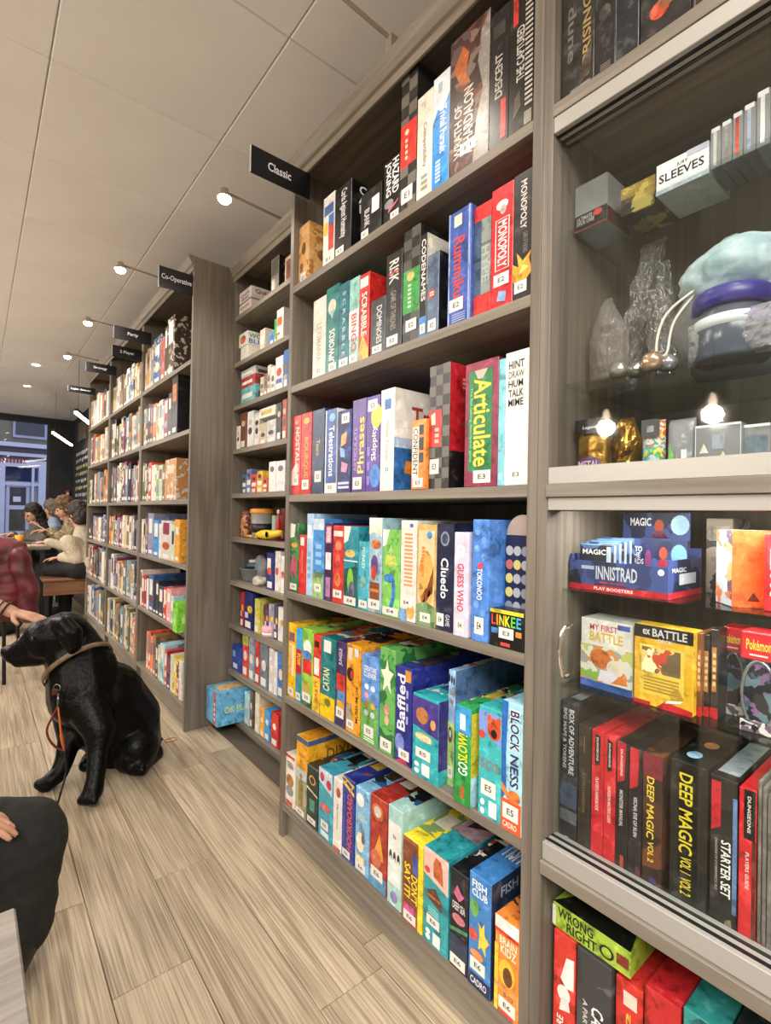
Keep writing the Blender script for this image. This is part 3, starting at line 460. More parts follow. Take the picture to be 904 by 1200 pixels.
R4 = [
 (336.5, 350, 613, .24, .01, 'A|#2f6a45,#3a7a50,#285a3c,#4c8a4a', 'dark green box with a pink dinosaur at left of fourth shelf', [('p', [(.05, .35), (.4, .55), (.9, .45), (.75, .36), (.9, .2), (.5, .28), (.25, .18)], '#c0566a'), ('p', [(0, .78), (.5, .8), (.62, .98), (0, 1)], '#eeeade'), ('o', .5, .68, .36, .04, '#d8a63f'), L('E4', .05, .03, .85, .12)]),
 (350.5, 358.5, 627, .22, .01, '#d3302a', 'narrow bright red box on the fourth shelf', [('r', .2, .82, .75, .96, '#f2eae2'), ('r', .35, .35, .6, .76, '#e2625a')]),
 (359.5, 366.5, 602, .26, .01, '#a9cbe8', 'tall pale blue box on the fourth shelf', [('r', .15, .7, .8, .86, '#e9edf2'), ('d', 4, .2, .2, .7, .55, '#7fa8d0')]),
 (367, 379.5, 608, .26, .01, '#4b92d8', 'blue box with white strokes and green foot on fourth shelf', [('r', 0, .86, 1, 1, '#c9d8e6'), ('p', [(0, 0), (1, 0), (1, .3), (.5, .34), (0, .3)], '#9cc07a'), ('r', .2, .26, .9, .33, '#5d7a55'), ('d', 3, .25, .4, .8, .7, '#8fc0ea'), L('E4', .2, .08, .8, .18)]),
 (380.5, 389.5, 613, .24, .01, '#43264f', 'narrow dark purple box with red lettered strips on fourth shelf', [('r', .15, .74, .85, .96, '#d87f92'), ('t', 'IMAGINE', .25, .76, .75, .94, '#f2e6e6', 'u'), ('r', .15, .4, .85, .62, '#e8dfdc'), ('r', .2, .05, .8, .3, '#b67fa6')]),
 (390, 402.5, 616, .26, .01, '#cf3a30', 'red box with orange doodles and white band on fourth shelf', [('r', .08, .86, .92, .93, '#f2ece2'), ('o', .55, .74, .3, .07, '#e98a6a'), ('o', .5, .55, .22, .09, '#e0584a'), ('o', .5, .3, .3, .09, '#ea7a4a'), L('E4', .1, .07, .9, .17)]),
 (403, 419.5, 617, .26, .01, '#2e8f9e', 'teal box with green lizard and white corner on fourth shelf', [('p', [(0, .78), (.3, .82), (.5, 1), (0, 1)], '#f0eee4'), ('o', .45, .66, .38, .05, '#d9c07a'), ('r', 0, .56, 1, .575, '#e9f0ea'), ('p', [(.1, 0), (1, 0), (1, .5), (.7, .5), (0, .45)], '#2a5f58'), ('o', .5, .32, .22, .16, '#7fc043'), ('o', .6, .2, .2, .12, '#6a6a8a'), L('E4', .05, .02, .9, .12)]),
 (420, 432, 635, .2, .01, '#49b3c4', 'short plain turquoise box on the fourth shelf', [('t', 'MONKEY', .35, .6, .65, .92, '#e2f2f2', 'd'), ('o', .5, .4, .3, .1, '#7fb9b0'), L('E4', .1, .03, .9, .14)]),
 (432.5, 447.5, 607, .27, .01, '#9fbfd0', 'pale blue box with purple parrot on a barrel, fourth shelf', [('p', [(0, .82), (.4, .85), (1, .8), (1, 1), (0, 1)], '#ece8d8'), ('o', .55, .72, .38, .05, '#e58a4a'), ('o', .45, .5, .28, .11, '#6a4a8a'), ('o', .4, .42, .2, .08, '#c0453c'), ('r', .12, .14, .85, .32, '#8a4a2c'), ('r', .1, .22, .88, .25, '#c98a4a'), L('E4', 0, .04, .9, .14)]),
 (448.5, 468.5, 621, .26, .01, '#7cc05a', 'green box with blue long-necked dinosaur on fourth shelf', [('p', [(0, .8), (.2, .82), (.4, 1), (0, 1)], '#f0eee2'), ('p', [(.5, .84), (.9, .6), (.1, .6)], '#a8d272'), ('t', 'DINO\nPARTY', .2, .58, .85, .7, '#e2d64a', 'h'), ('o', .4, .44, .3, .05, '#3f86d8'), ('p', [(.55, .46), (.75, .42), (.78, .25), (.6, .08), (.4, .08), (.6, .26)], '#3f86d8'), L('E4', .05, .02, .95, .11)]),
 (469.5, 487.5, 610, .26, .01, '#e2ddd2', 'cream box with orange letter grid and kangaroo on fourth shelf', [('r', .2, .34, .85, .9, '#efe0d2'), ('d', 14, .25, .34, .8, .88, '#e0956a'), ('o', .7, .95, .12, .02, '#4a62a8'), ('r', .0, .0, .5, .12, '#7fa8d8'), ('o', .7, .1, .25, .07, '#e0a04a'), L('E4', .05, .14, .8, .23)]),
 (489, 511, 615, .26, .01, '#c9a766', 'golden box with a brown kangaroo on fourth shelf', [('r', .08, .13, .92, .94, '#e4c9a0'), ('o', .5, .45, .42, .3, '#d7a85a'), ('t', 'Bingo', .2, .48, .42, .78, '#e0722c', 'd'), ('p', [(.25, .28), (.5, .38), (.85, .34), (.9, .6), (.7, .46), (.6, .26), (.3, .2)], '#8a4c24'), ('o', .65, .9, .14, .04, '#4f8fd0'), ('p', [(0, 0), (1, 0), (1, .2), (.5, .24), (0, .2)], '#7a9a6a'), L('E4', .2, .04, .75, .13)]),
 (511.5, 531.3, 614, .27, .01, '#1d2440', 'navy box with white spine title and silver emblem on fourth shelf', [('t', 'Cluedo', .28, .3, .72, .68, '#f3f2f4', 'd'), ('o', .5, .86, .26, .07, '#8a8fa4'), ('o', .5, .86, .18, .05, '#3a4060'), L('E4', .06, .04, .5, .16), ('t', 'GAME', .6, .05, .85, .16, '#bfc2d0', 'd')]),
 (532, 549, 624, .26, .0, '#cfcbe0', 'pale lilac box with red outlined lettering on fourth shelf', [('t', 'GUESS WHO', .25, .24, .7, .7, '#c8343a', 'd'), ('o', .45, .82, .3, .06, '#eceaf4'), ('o', .45, .82, .18, .04, '#cfcbe0'), L('E4', .2, .05, .75, .17)]),
 (553.5, 573, 609, .2, .0, '#4f86d6', 'blue box with white letters and red spot on fourth shelf', [('t', 'TOKONOO', .3, .34, .62, .6, '#eef2f8', 'd'), ('o', .5, .62, .16, .03, '#d84a5a')] + [('o', .3+.4*(k % 2), .9-.07*k, .16, .03, '#6fa0e2') for k in range(4)] + [('o', .3+.4*(k % 2), .3-.06*k, .16, .03, '#6fa0e2') for k in range(2)] + [L('E4', .2, .06, .75, .2)]),
]
R5 = [
 (334, 346.5, 730, .3, .01, '#eebb22', 'yellow box at the left end of fifth shelf', [('r', .2, .3, .85, .72, '#f3d9a0'), ('t', 'INTELLIGENCE', .25, .3, .5, .7, '#c8642a', 'u'), ('r', .15, .76, .85, .88, '#8a5f6a'), L('E5', .1, .03, .8, .13)]),
 (347, 353.5, 737, .3, .01, '#3aa0d8', 'narrow box with blue top and red comic lettering on fifth shelf', [('r', 0, .0, 1, .38, '#3f8a98'), ('r', 0, .38, 1, .72, '#b3282e'), ('t', 'POW', .2, .5, .85, .66, '#f1c73a', 'd'), L('E5', .1, .02, .9, .12)]),
 (354, 366.5, 737, .3, .01, 'A|#7fb83a,#9acb4a,#6aa832,#86bf40', 'lime box with red capped gnome on fifth shelf', [('r', .1, .42, .9, .6, '#d4302c'), ('o', .5, .76, .38, .1, '#efe9e2'), ('o', .5, .66, .42, .06, '#5a86c4'), ('p', [(.1, .1), (.8, .16), (.6, .34), (.2, .3)], '#c4a04a'), ('r', 0, 0, 1, .1, '#2f6a3c'), L('E5', .1, .06, .85, .17)]),
 (367, 375.5, 744, .3, .01, '#d63a2c', 'narrow red and yellow box on fifth shelf', [('r', 0, 0, 1, .45, '#eec23a'), ('r', .15, .48, .85, .7, '#efe4dc'), ('r', .2, .84, .8, .92, '#2c1a18'), ('t', 'PARTY', .3, .15, .7, .42, '#c24a2a', 'u')]),
 (376, 393, 748, .3, .01, '#11757a', 'teal box with yellow foot and pale spine title on fifth shelf', [('r', 0, 0, 1, .28, '#f1c714'), ('t', 'CATAN', .18, .34, .62, .62, '#dfe3a6', 'u'), L('', .2, .82, .7, .97), ('o', .5, .2, .2, .05, '#6a7a2a')]),
 (393.5, 405.5, 752, .3, .01, '#3d2a5c', 'dark violet box with red and blue print on fifth shelf', [('r', .1, .42, .95, .62, '#c63a30'), ('r', .2, .3, .95, .42, '#5f8fc0'), ('r', .15, .16, .9, .3, '#d8a83a'), ('t', 'JUNGLE', .3, .72, .7, .92, '#d9d0e6', 'u'), L('E5', .1, .1, .85, .22)]),
 (406, 422, 756, .3, .01, '#f0a42c', 'orange yellow box with black upright capitals on fifth shelf', [('t', 'MUSEUM OF', .7, .14, .88, .55, '#3a1c0c', 'u'), ('o', .3, .66, .26, .08, '#1c1714'), ('o', .42, .66, .13, .05, '#c23a2c'), ('r', .12, .82, .42, .96, '#e8dcc0'), ('r', .6, .88, .88, .97, '#dfe4ee'), ('p', [(.05, .12), (.45, .14), (.4, .34), (.1, .3)], '#a8a08c'), L('E5', .08, .05, .6, .14)]),
 (423.5, 444, 769, .28, .01, '#5f93d6', 'blue and green box with rows of little round pictures on fifth shelf', [('p', [(0, 0), (1, 0), (1, .42), (.5, .5), (0, .42)], '#68a850'), ('t', 'CREATURE', .14, .82, .86, .88, '#f2f4f6', 'h'), ('t', 'CLEVER', .14, .75, .86, .81, '#f2f4f6', 'h')] + [('o', .32+.36*(k % 2), .64-.1*(k//2), .13, .035, c) for k, c in enumerate(('#e8eef6', '#dfe8f2', '#f0a0a8', '#5f7fb0', '#b0703a', '#e6b03a', '#a9b8c4', '#c9d8e4'))] + [L('E5', .2, .08, .75, .2), ('d', 2, .2, .02, .8, .07, '#e6eee0')]),
 (445, 462.5, 760, .3, .01, 'A|#3f8a48,#2f7a3c,#58a050,#2a6a38,#6ab05a', 'leafy green box with pale star on fifth shelf', [('p', [(.5, .9), (.62, .8), (.92, .78), (.7, .7), (.78, .58), (.5, .65), (.22, .58), (.3, .7), (.08, .78), (.38, .8)], '#dfe8cf'), ('o', .5, .42, .2, .05, '#c48a7a'), ('o', .52, .32, .14, .05, '#d9b08a'), L('E5', .1, .03, .85, .14)]),
 (463.5, 482.5, 782, .3, .01, '#2a2f86', 'indigo box with large white slanted title on fifth shelf', [('t', 'Baffled', .12, .34, .62, .92, '#f3f2f8', 'u'), ('r', .6, .86, .95, .98, '#c98a3a'), ('o', .3, .2, .3, .1, '#7a8ad0'), ('d', 3, .68, .4, .8, .8, '#a8a8dc'), ('p', [(.0, 0), (.9, 0), (.6, .06)], '#b83a5a'), L('E5', .25, .05, .9, .15)]),
 (483.5, 514, 817, .24, .0, '#2fa6ae', 'turquoise box with brown hamster and purple side on fifth shelf', [('p', [(0, .62), (1, .55), (1, .97), (0, .97)], '#4a3a8a'), ('o', .38, .76, .24, .1, '#b87a4a'), ('o', .8, .7, .1, .06, '#d9a05a'), ('o', .45, .5, .34, .05, '#e6b84a'), ('t', 'HAMSTER', .16, .46, .74, .53, '#f2efe0', 'h'), L('E5', .15, .24, .72, .36), ('o', .2, .15, .1, .03, '#eef4f2'), ('o', .2, .07, .1, .03, '#eef4f2'), ('r', .4, .05, .7, .19, '#e4efec'), ('Sp', [(0, .18), (1, .18), (1, 1), (0, 1)], '#3a2c78')]),
 (517, 533, 784, .3, .03, '#8fb4d8', 'sky blue and green box with beetles and coin discs on fifth shelf', [('r', 0, 0, 1, .55, '#a9cf78'), ('o', .16, .93, .12, .035, '#2a2420'), ('o', .5, .92, .12, .035, '#2a2420'), ('o', .84, .91, .12, .035, '#2a2420'), ('t', 'Buzzy', .25, .77, .85, .84, '#9a6a42', 'h'), ('t', 'Bugs', .25, .7, .8, .76, '#9a6a42', 'h'), ('o', .4, .44, .32, .07, '#6a5040'), ('o', .4, .45, .16, .035, '#d8d4cc'), ('p', [(.6, .28), (.8, .24), (.9, .19), (.7, .22)], '#5a4434'), L('E5', .15, .07, .8, .17), ('Sr', 0, 0, 1, 1, '#5a7aa8')]),
 (533.5, 552, 828, .27, -.004, '#2f9a4e', 'green box with yellow and white slanted title on fifth shelf', [('r', 0, .72, 1, 1, '#3f9fd8'), ('r', 0, 0, 1, .25, '#2a8a3c'), ('t', 'SLOW!', .2, .44, .8, .72, '#f2dc2c', 'u'), ('t', 'GO', .22, .3, .82, .43, '#f4f4ee', 'u'), ('r', .3, .76, .65, .92, '#dfe8ee'), ('t', 'HABA', .35, .06, .65, .19, '#e0402c', 'u'), ('Sr', 0, .3, .5, .95, '#d8c83a'), ('Sr', .0, .0, 1, .3, '#9fd0d8'), ('So', .25, .5, .2, .16, '#e6d850')]),
 (561, 587.5, 830, .26, .0, '#3fb0b4', 'turquoise box with red panda and scribbled title on fifth shelf', [('p', [(0, .78), (1, .68), (1, .96), (0, .96)], '#7f9ad6'), ('o', .68, .82, .3, .1, '#c8552a'), ('o', .48, .9, .1, .04, '#c8552a'), ('o', .88, .9, .1, .04, '#c8552a'), ('o', .68, .78, .14, .04, '#2a1a16'), ('o', .15, .74, .14, .04, '#d8484a'), ('t', 'SOS', .1, .44, .92, .53, '#8c7c78', 'h'), L('E5', .14, .2, .8, .34), ('o', .22, .13, .1, .03, '#eef4f2'), ('o', .22, .05, .1, .03, '#eef4f2'), ('r', .5, .03, .85, .17, '#e4efec')]),
 (588.5, 614, 824, .28, .0, '#9fd4e6', 'pale and deep blue box with dark curly title, right end of fifth shelf', [('p', [(0, .2), (0, 1), (.3, 1), (.2, .6), (.25, .3)], '#2f68b8'), ('t', 'BLOCK', .36, .62, .9, .95, '#f4f4f0', 'd'), ('t', 'BLOCK', .4, .63, .86, .94, '#3a2a55', 'd'), ('t', 'NESS', .42, .35, .84, .6, '#3a2a55', 'd'), ('r', 0, 0, 1, .24, '#e8592c'), ('o', .65, .28, .3, .05, '#ee8040'), ('p', [(0, .36), (.5, .27), (.5, .22), (0, .3)], '#ee8040'), L('E5', .08, .09, .86, .21), ('t', 'CADRO', .1, .025, .8, .07, '#f6e6dc', 'h')]),
]
R6 = [
 (332.5, 345.5, 884, .3, .01, '#e9e3d8', 'white and red box at the left end of the bottom shelf', [('r', 0, .94, 1, 1, '#d2503c'), ('t', 'TERRA', .15, .74, .85, .86, '#3f4a3a', 'h'), ('o', .5, .5, .4, .12, '#b87a4a'), ('o', .5, .3, .4, .1, '#8a8f88'), ('r', .1, .02, .8, .1, '#c8483c')]),
 (346.5, 359, 902, .3, .01, 'A|#8a8a5a,#a89a68,#7a8a70,#b0a888', 'olive box with standing soldier picture on the bottom shelf', [('r', .0, .8, 1, 1, '#b9c4c8'), ('p', [(.3, .2), (.7, .2), (.72, .7), (.5, .85), (.3, .7)], '#8a8040'), ('o', .5, .87, .14, .05, '#a87a5a'), L('E6', .05, .03, .85, .15)]),
 (359.5, 372.5, 899, .3, .01, '#23302c', 'black box with gold medallion on the bottom shelf', [('o', .5, .78, .3, .08, '#c99a3a'), ('o', .5, .78, .2, .055, '#23302c'), ('p', [(.0, .6), (1, .54), (1, .57), (0, .64)], '#d8cf9a'), ('r', .3, .26, .75, .46, '#3f8a72'), L('E6', .1, .05, .85, .15)]),
 (373.5, 389.5, 903, .3, .01, '#3f9fb4', 'turquoise box with two red faces on the bottom shelf', [('p', [(0, .8), (1, .68), (1, 1), (0, 1)], '#c8d4e4'), ('o', .25, .88, .16, .07, '#c04a5a'), ('o', .75, .82, .18, .07, '#b83a48'), ('o', .5, .46, .36, .05, '#d8604e'), L('E6', .2, .14, .75, .26), ('r', .2, .03, .8, .11, '#cfe6ea')]),
 (390.5, 400.5, 913, .3, .01, '#ece6de', 'slim white box with red haired face on the bottom shelf', [('o', .6, .82, .26, .07, '#c8603a'), ('t', 'Mysteries', .4, .3, .62, .66, '#a08f84', 'd'), ('r', .1, .0, .9, .05, '#d86a4a')]),
 (401, 415.5, 912, .3, .01, '#27378a', 'navy box with yellow crane lattice and red capitals on bottom shelf', [('t', 'HOOKBOARD', .42, .14, .82, .82, '#e0553c', 'u'), ('p', [(.05, .9), (.95, .82), (.95, .86), (.05, .95)], '#e2b93c'), ('p', [(.05, .98), (.95, .92), (.95, .95), (.05, 1)], '#e2b93c'), ('p', [(.05, .9), (.2, .9), (.5, .98), (.4, .98)], '#e2b93c'), ('p', [(.6, .86), (.7, .86), (.95, .94), (.85, .95)], '#e2b93c'), ('r', .12, .2, .26, .78, '#3f58c0'), L('E6', .08, .03, .7, .12)]),
 (416.5, 432.5, 925, .3, .01, '#7fb6dc', 'sky blue box with a cream dog picture on the bottom shelf', [('o', .35, .86, .3, .08, '#e8eef2'), ('t', 'DOG\nPARK', .25, .62, .7, .7, '#e2e8c0', 'h'), ('o', .4, .36, .28, .12, '#efe2c4'), ('o', .6, .42, .12, .06, '#6a5a50'), ('r', .1, .1, .7, .2, '#dccb98'), L('E6', .08, .02, .8, .12)]),
 (433.5, 453.5, 935, .3, .01, '#a93426', 'brick red box with orange tents on the bottom shelf', [('o', .45, .84, .36, .09, '#e0713a'), ('o', .45, .84, .22, .06, '#c9c0b0'), ('p', [(.15, .3), (.6, .62), (.85, .34)], '#e69a3a'), ('o', .4, .32, .3, .1, '#cf6a50'), ('r', 0, 0, 1, .16, '#5a96c0'), L('E6', .1, .1, .8, .22)]),
 (454.5, 471, 947, .3, .005, '#a9d2cc', 'pale mint box with three penguins on the bottom shelf', [('r', .05, .22, .95, .85, '#e6e8e2')] + [('o', u, .5, .1, .06, '#26282c') for u in (.22, .5, .78)] + [('o', u, .46, .06, .035, '#f2efe6') for u in (.22, .5, .78)] + [('o', .5, .1, .25, .06, '#8f8ac0'), L('E6', .25, .66, .75, .76)]),
 (472, 495.5, 985, .3, .0, '#f0d92c', 'yellow and brown box with stacked black and yellow words on bottom shelf', [('r', 0, 0, .78, 1, '#9a5a32'), ('r', .06, .2, .74, .95, '#7a3f28'), ('t', 'SAY IT!', .1, .3, .4, .7, '#f6e02a', 'd'), ('t', "DON'T", .45, .28, .76, .6, '#f6e02a', 'd'), ('r', .5, .62, .76, .84, '#4a62b0'), ('r', .1, .12, .6, .22, '#e05aa0'), L('E6', .08, .03, .7, .14)]),
 (496.5, 525.5, 1000, .32, .0, '#2f9ca4', 'broad turquoise and pink box with orange cat on bottom shelf', [('p', [(0, .72), (1, .64), (1, 1), (0, 1)], '#e6bcae'), ('p', [(.4, .74), (.8, .7), (.78, .86), (.7, .94), (.5, .96), (.4, .88)], '#c0683a'), ('o', .15, .77, .12, .035, '#d8484a'), ('p', [(.15, .56), (.5, .62), (.75, .52), (.75, .42), (.2, .48)], '#5a3426'), ('r', .2, .5, .7, .53, '#b06a3a'), ('d', 3, .2, .32, .65, .4, '#8fd0d0'), L('E6', .15, .21, .68, .31), ('o', .22, .13, .1, .03, '#eef4f2'), ('o', .22, .07, .1, .03, '#eef4f2'), ('r', .42, .03, .72, .16, '#e4efec'), ('Tr', .05, .0, .95, .3, '#2f9ca4'), ('Tr', .0, .3, 1, .98, '#a88f98'), ('Tp', [(.2, .4), (.8, .5), (.7, .7), (.3, .65)], '#3c3034')]),
 (527.5, 548.5, 1022, .3, .0, '#191a20', 'black box with pink tentacles and dark sea art on bottom shelf', [('p', [(.2, .76), (.4, .86), (.6, .8), (.8, .78), (.6, .72), (.5, .7)], '#c86a8a'), ('t', 'DEEP SEA', .15, .6, .85, .68, '#d4d2d4', 'h'), ('o', .5, .52, .36, .05, '#cf7a88'), ('p', [(0, .36), (1, .42), (1, .46), (0, .4)], '#3f7a5a'), ('r', .0, .12, 1, .34, '#2b3a52'), L('E6', .05, .03, .9, .14)]),
 (549.5, 575.5, 1028, .3, .0, '#3f7fc0', 'blue box with starfish picture and white title on bottom shelf', [('t', 'FISH', .14, .88, .8, .95, '#f2f4f6', 'h'), ('t', 'CLUB', .14, .81, .84, .87, '#f2f4f6', 'h'), ('o', .25, .7, .2, .08, '#6aa858'), ('p', [(.45, .6), (.6, .56), (.72, .62), (.74, .52), (.95, .48), (.78, .42), (.8, .34), (.62, .4), (.46, .36), (.5, .48)], '#f0cf4a'), ('o', .22, .46, .2, .05, '#d0503c'), ('o', .4, .3, .3, .04, '#e08a4a'), ('r', 0, 0, 1, .12, '#1d2a52'), ('t', 'CADRO', .12, .03, .85, .09, '#dfe4ee', 'h'), L('E6', .1, .15, .78, .26), ('Sr', 0, 0, 1, 1, '#20344a'), ('St', 'FISH CLUB', .1, .84, .6, .93, '#8fa4b8', 'h'), ('Tt', 'FISH', .2, .3, .9, .6, '#dfe6ec', 'h')]),
 (580, 610, 1080, .22, .0, '#ee8a3a', 'orange box with smiling child face, right end of bottom shelf', [('r', 0, .86, 1, 1, '#e4dcd4'), ('r', 0, .83, 1, .87, '#d23a30'), ('t', 'BRAIN', .2, .73, .92, .81, '#f6e9cf', 'h'), ('t', 'KIDZ', .25, .63, .9, .72, '#f6e9cf', 'h'), ('o', .52, .45, .34, .14, '#f0bb3a'), ('o', .56, .42, .2, .1, '#6a3c28'), ('r', 0, .0, .16, .7, '#f2c23a'), ('p', [(0, .26), (1, .2), (1, .23), (0, .3)], '#cf9a6a'), ('t', '8-10', .4, .2, .8, .25, '#8a5a3a', 'h'), L('E6', .2, .05, .9, .18), ('r', .2, .005, .8, .04, '#d83a3a')]),
]
rng = random.Random(3)
PALT = ['#20242e', '#4a3a2c', '#b8603a', '#d8b84a', '#2f5a8a', '#7a9a5a', '#e0d8c8', '#3a2c4a', '#a83a38', '#16181c']
def fill_row(rows, z, code, x0p=0.0, grp='', cat='board game', lim=(YR, YL), name='game_box', xplane=0.0):
    prev = lim[1]-.0008
    for (l, r, t, d, ins, base, lab, els) in rows:
        X = xplane+ins; zb = z
        yb = 600-FPX*0  # bottom handled by the shelf height
        p = at((l+r)/2, t, 0, X); h = max(.03, min(p.z-z, .398))
        # mid-height pixel row for the upright edges
        c = Vector((X, p.y, z+h/2))-CAM; pym = 600-FPX*c.dot(CU)/c.dot(CF)
        y0 = at(l, pym, 0, X).y; y1 = at(r, pym, 0, X).y
        if ins > -.5: y0 = min(y0, prev)
        y1 = max(y1, lim[0]+.0008)
        if y1 > y0-.004: y1 = y0-.004
        if z < .6 and not any(e[0][0] == 'T' for e in els):      # printed lids, seen from above
            c0 = base.split('|')[1].split(',')[0] if base[0] == 'A' else base; pal = [c0, c0, rng.choice(PALT), rng.choice(PALT), rng.choice(PALT), c0]
            els = list(els)+[('Tr', .04, .16, .96, .98, 'A|%s|%d' % (','.join(pal), rng.choice((16, 22, 30)))), ('Tr', .2, .3, .8, .5, rng.choice(PALT))]
        gbox(name, lab, cat, grp, y0, y1, z+.0004, h, X, d, base, els); prev = y1-.0006
for k, (rw, z) in enumerate(zip((R1, R2, R3, R4, R5, R6), ZS)):
    fill_row(rw, z, 'E%d' % (k+1), grp='game boxes in the nearest bookcase')
# connect-discs game frame standing behind the lettered box, and the lettered box itself
y0, y1 = at(574, 680, 0, 0).y-.003, YR+.003
g = empty('disc_drop_game', (.047, (y0+y1)/2, ZS[3]+.0005)); g.rotation_euler = (0, 0, -math.pi/2); tag(g, 'navy upright game rack with round coloured discs, on fourth shelf', 'game rack', 'game boxes in the nearest bookcase')
wd = y0-y1; hh = .27
bm = bx(bmesh.new(), -wd/2, wd/2, 0, .03, 0, hh*.84, .003); obj('rack_body', bm, plain('#20264a', .35), g)
bm = bmesh.new(); vs = [(wd/2*math.cos(a), hh*.84+hh*.16*math.sin(a)) for a in [math.pi*k/12 for k in range(13)]]
A = [bm.verts.new((x, .004, z)) for x, z in vs]; B = [bm.verts.new((x, .026, z)) for x, z in vs]; bm.faces.new(A[::-1]); bm.faces.new(B)
for k in range(12): bm.faces.new((A[k], A[k+1], B[k+1], B[k]))
bm.faces.new((A[12], A[0], B[0], B[12])); bmesh.ops.recalc_face_normals(bm, faces=bm.faces); obj('rack_top', bm, plain('#b9a79a', .4), g)
dm = None
for r in range(7):
    for c in range(4):
        col = rng.choice(['#d8cf7a', '#c96a6a', '#b9bcc4', '#b9bcc4', '#9a9fb0'] if r > 2 else ['#a9adb8', '#b4b8c2', '#8f94a4'])
        bm = bmesh.new(); x = -wd/2+wd*(c+.6)/4.2; z = .02+.029*r+.0
        bm.faces.new([bm.verts.new((x+.0095*math.cos(a), -.0006, z+.0105*math.sin(a))) for a in [2*math.pi*k/14 for k in range(14)]]); obj('disc', bm, plain(col, .35), g)
w_ = (at(574.5, 740, 0, 0).y-YR)-.002; h_ = at(595, 716, 0, 0).z-ZS[3]
els = [('t', 'L', .05, .58, .17, .86, '#e0433c', 'h'), ('t', 'I', .2, .58, .25, .86, '#f08a2c', 'h'), ('t', 'N', .29, .58, .44, .86, '#f0d02c', 'h'), ('t', 'K', .47, .58, .61, .86, '#e8f02c', 'h'), ('t', 'E', .64, .58, .77, .86, '#6ac83a', 'h'), ('t', 'E', .8, .58, .93, .86, '#3ab0d8', 'h'),
       ('r', 0, .9, 1, 1, '#e6d23a'), ('r', .05, .36, .25, .5, '#4a8ad0'), ('r', .78, .36, .95, .5, '#e08a3a'), L('E3', .28, .26, .72, .54), ('r', .34, .06, .62, .15, '#d84a4a')]
bxo = gbox('game_box', 'low black box with rainbow capitals lying at right of fourth shelf', 'board game', 'game boxes in the nearest bookcase', at(574.5, 740, 0, 0).y, YR+.002, ZS[3]+.0004, h_, .0, .044, '#171717', els)
# yellow box lying on top of the soldier box
zt = at(352, 902, 0, .01).z
y0, y1 = at(347.5, 880, 0, .012).y, at(361, 880, 0, .012).y
gbox('game_box', 'small yellow box with navy lid edge lying on top of the bottom row', 'board game', 'game boxes in the nearest bookcase', y0, y1, zt+.0008, at(353, 864, 0, .012).z-zt, .012, .24, '#eaa928', [('r', 0, .84, 1, 1, '#4a5a86'), ('Sr', 0, .84, 1, 1, '#4a5a86'), ('d', 2, .2, .4, .8, .5, '#c07a2a'), ('St', 'DIXIT', .3, .25, .8, .6, '#7a5a22', 'h'), ('Tr', .1, .1, .9, .9, '#d8932a')])
# lid with tan roundel lying on top of the tall chequered box, top shelf
yc = (at(470, 160, 0, .01).y+at(488.5, 160, 0, .01).y)/2; zt = min(at(479, 82, 0, .01).z, ZS[0]+.3984)
obj_ = obj('wooden_disc', lathe(bmesh.new(), [(.001, 0), (.014, 0), (.016, .002), (.016, .009), (.014, .011), (.001, .011)], 20), plain('#b08f5a', .5)); obj_.location = (.05, yc, zt+.0008); tag(obj_, 'tan wooden disc lying on the tall chequered box, top shelf', 'disc')
# ================================================================ the recessed bookcase
NX = .22
NPREV = {}
def nb(l, r, t, row, base, label, els=(), d=.15, ins=.01, name='game_box', cat='board game', zadd=0, ybot=None):
    z = NZ[row-1]+zadd; X = NX+ins; p = at((l+r)/2, t, 0, X); nxt = NZ[row-2]-.03 if row > 1 else 2.3; h = max(.02, min(p.z, nxt)-z); pym = t+ (30 if not ybot else 0)
    y0 = min(at(l, t+20, 0, X).y, 2.555); y1 = at(r, t+20, 0, X).y
    if not zadd:
        y0 = min(y0, NPREV.get(row, 9)); y1 = min(y1, y0-.012); NPREV[row] = y1-.0006
    return gbox(name, label, cat, 'games in the recessed bookcase', y0, y1, z+.0004, h, X, d, base, els)
LS = L('', .15, .05, .8, .22)
nb(277, 293.5, 356, 1, '#ece8e2', 'lower white box with red lettering on the highest recessed shelf', [('t', 'Quirk', .1, .5, .9, .8, '#b8323a', 'h'), ('o', .5, .2, .3, .1, '#5a5a6a'), ('St', 'Quirk', .15, .5, .8, .8, '#b8323a', 'h')])
o = nb(277.5, 294, 341, 1, '#efece6', 'upper white box with red lettering on the highest recessed shelf', [('t', 'Quirk', .12, .4, .88, .75, '#b8323a', 'h'), ('d', 2, .2, .12, .8, .3, '#5a6a9a'), ('St', 'Quirk', .15, .4, .8, .8, '#b8323a', 'h'), ('So', .6, .25, .15, .12, '#3a2a2a')], zadd=at(285, 355, 0, NX+.01).z-NZ[0]+.003)
nb(318, 327, 302, 1, '#8d8a82', 'tall grey and black box with three round pictures, highest recessed shelf', [('r', .1, .05, .5, .4, '#e4e0d6'), ('r', .1, .5, .9, .95, '#5a5852'), ('Sr', 0, 0, 1, 1, '#1b1916'), ('So', .4, .78, .25, .1, '#a8844a'), ('So', .4, .5, .25, .1, '#a8844a'), ('So', .4, .22, .25, .1, '#c8502f')])
nb(334, 342, 300, 1, '#cbb8a6', 'cream and brown framed box beside the grey one, highest recessed shelf', [('r', .2, .15, .9, .85, '#7a4a3c')])
nb(276.5, 281, 412, 2, '#c8402f', 'small red box at the left of the second recessed shelf', [LS], .1, .03)
nb(282, 290, 406, 2, '#e6e0d4', 'white box carrying the green lettered one, second recessed shelf', [LS, ('So', .5, .4, .3, .2, '#c8c0a8')])
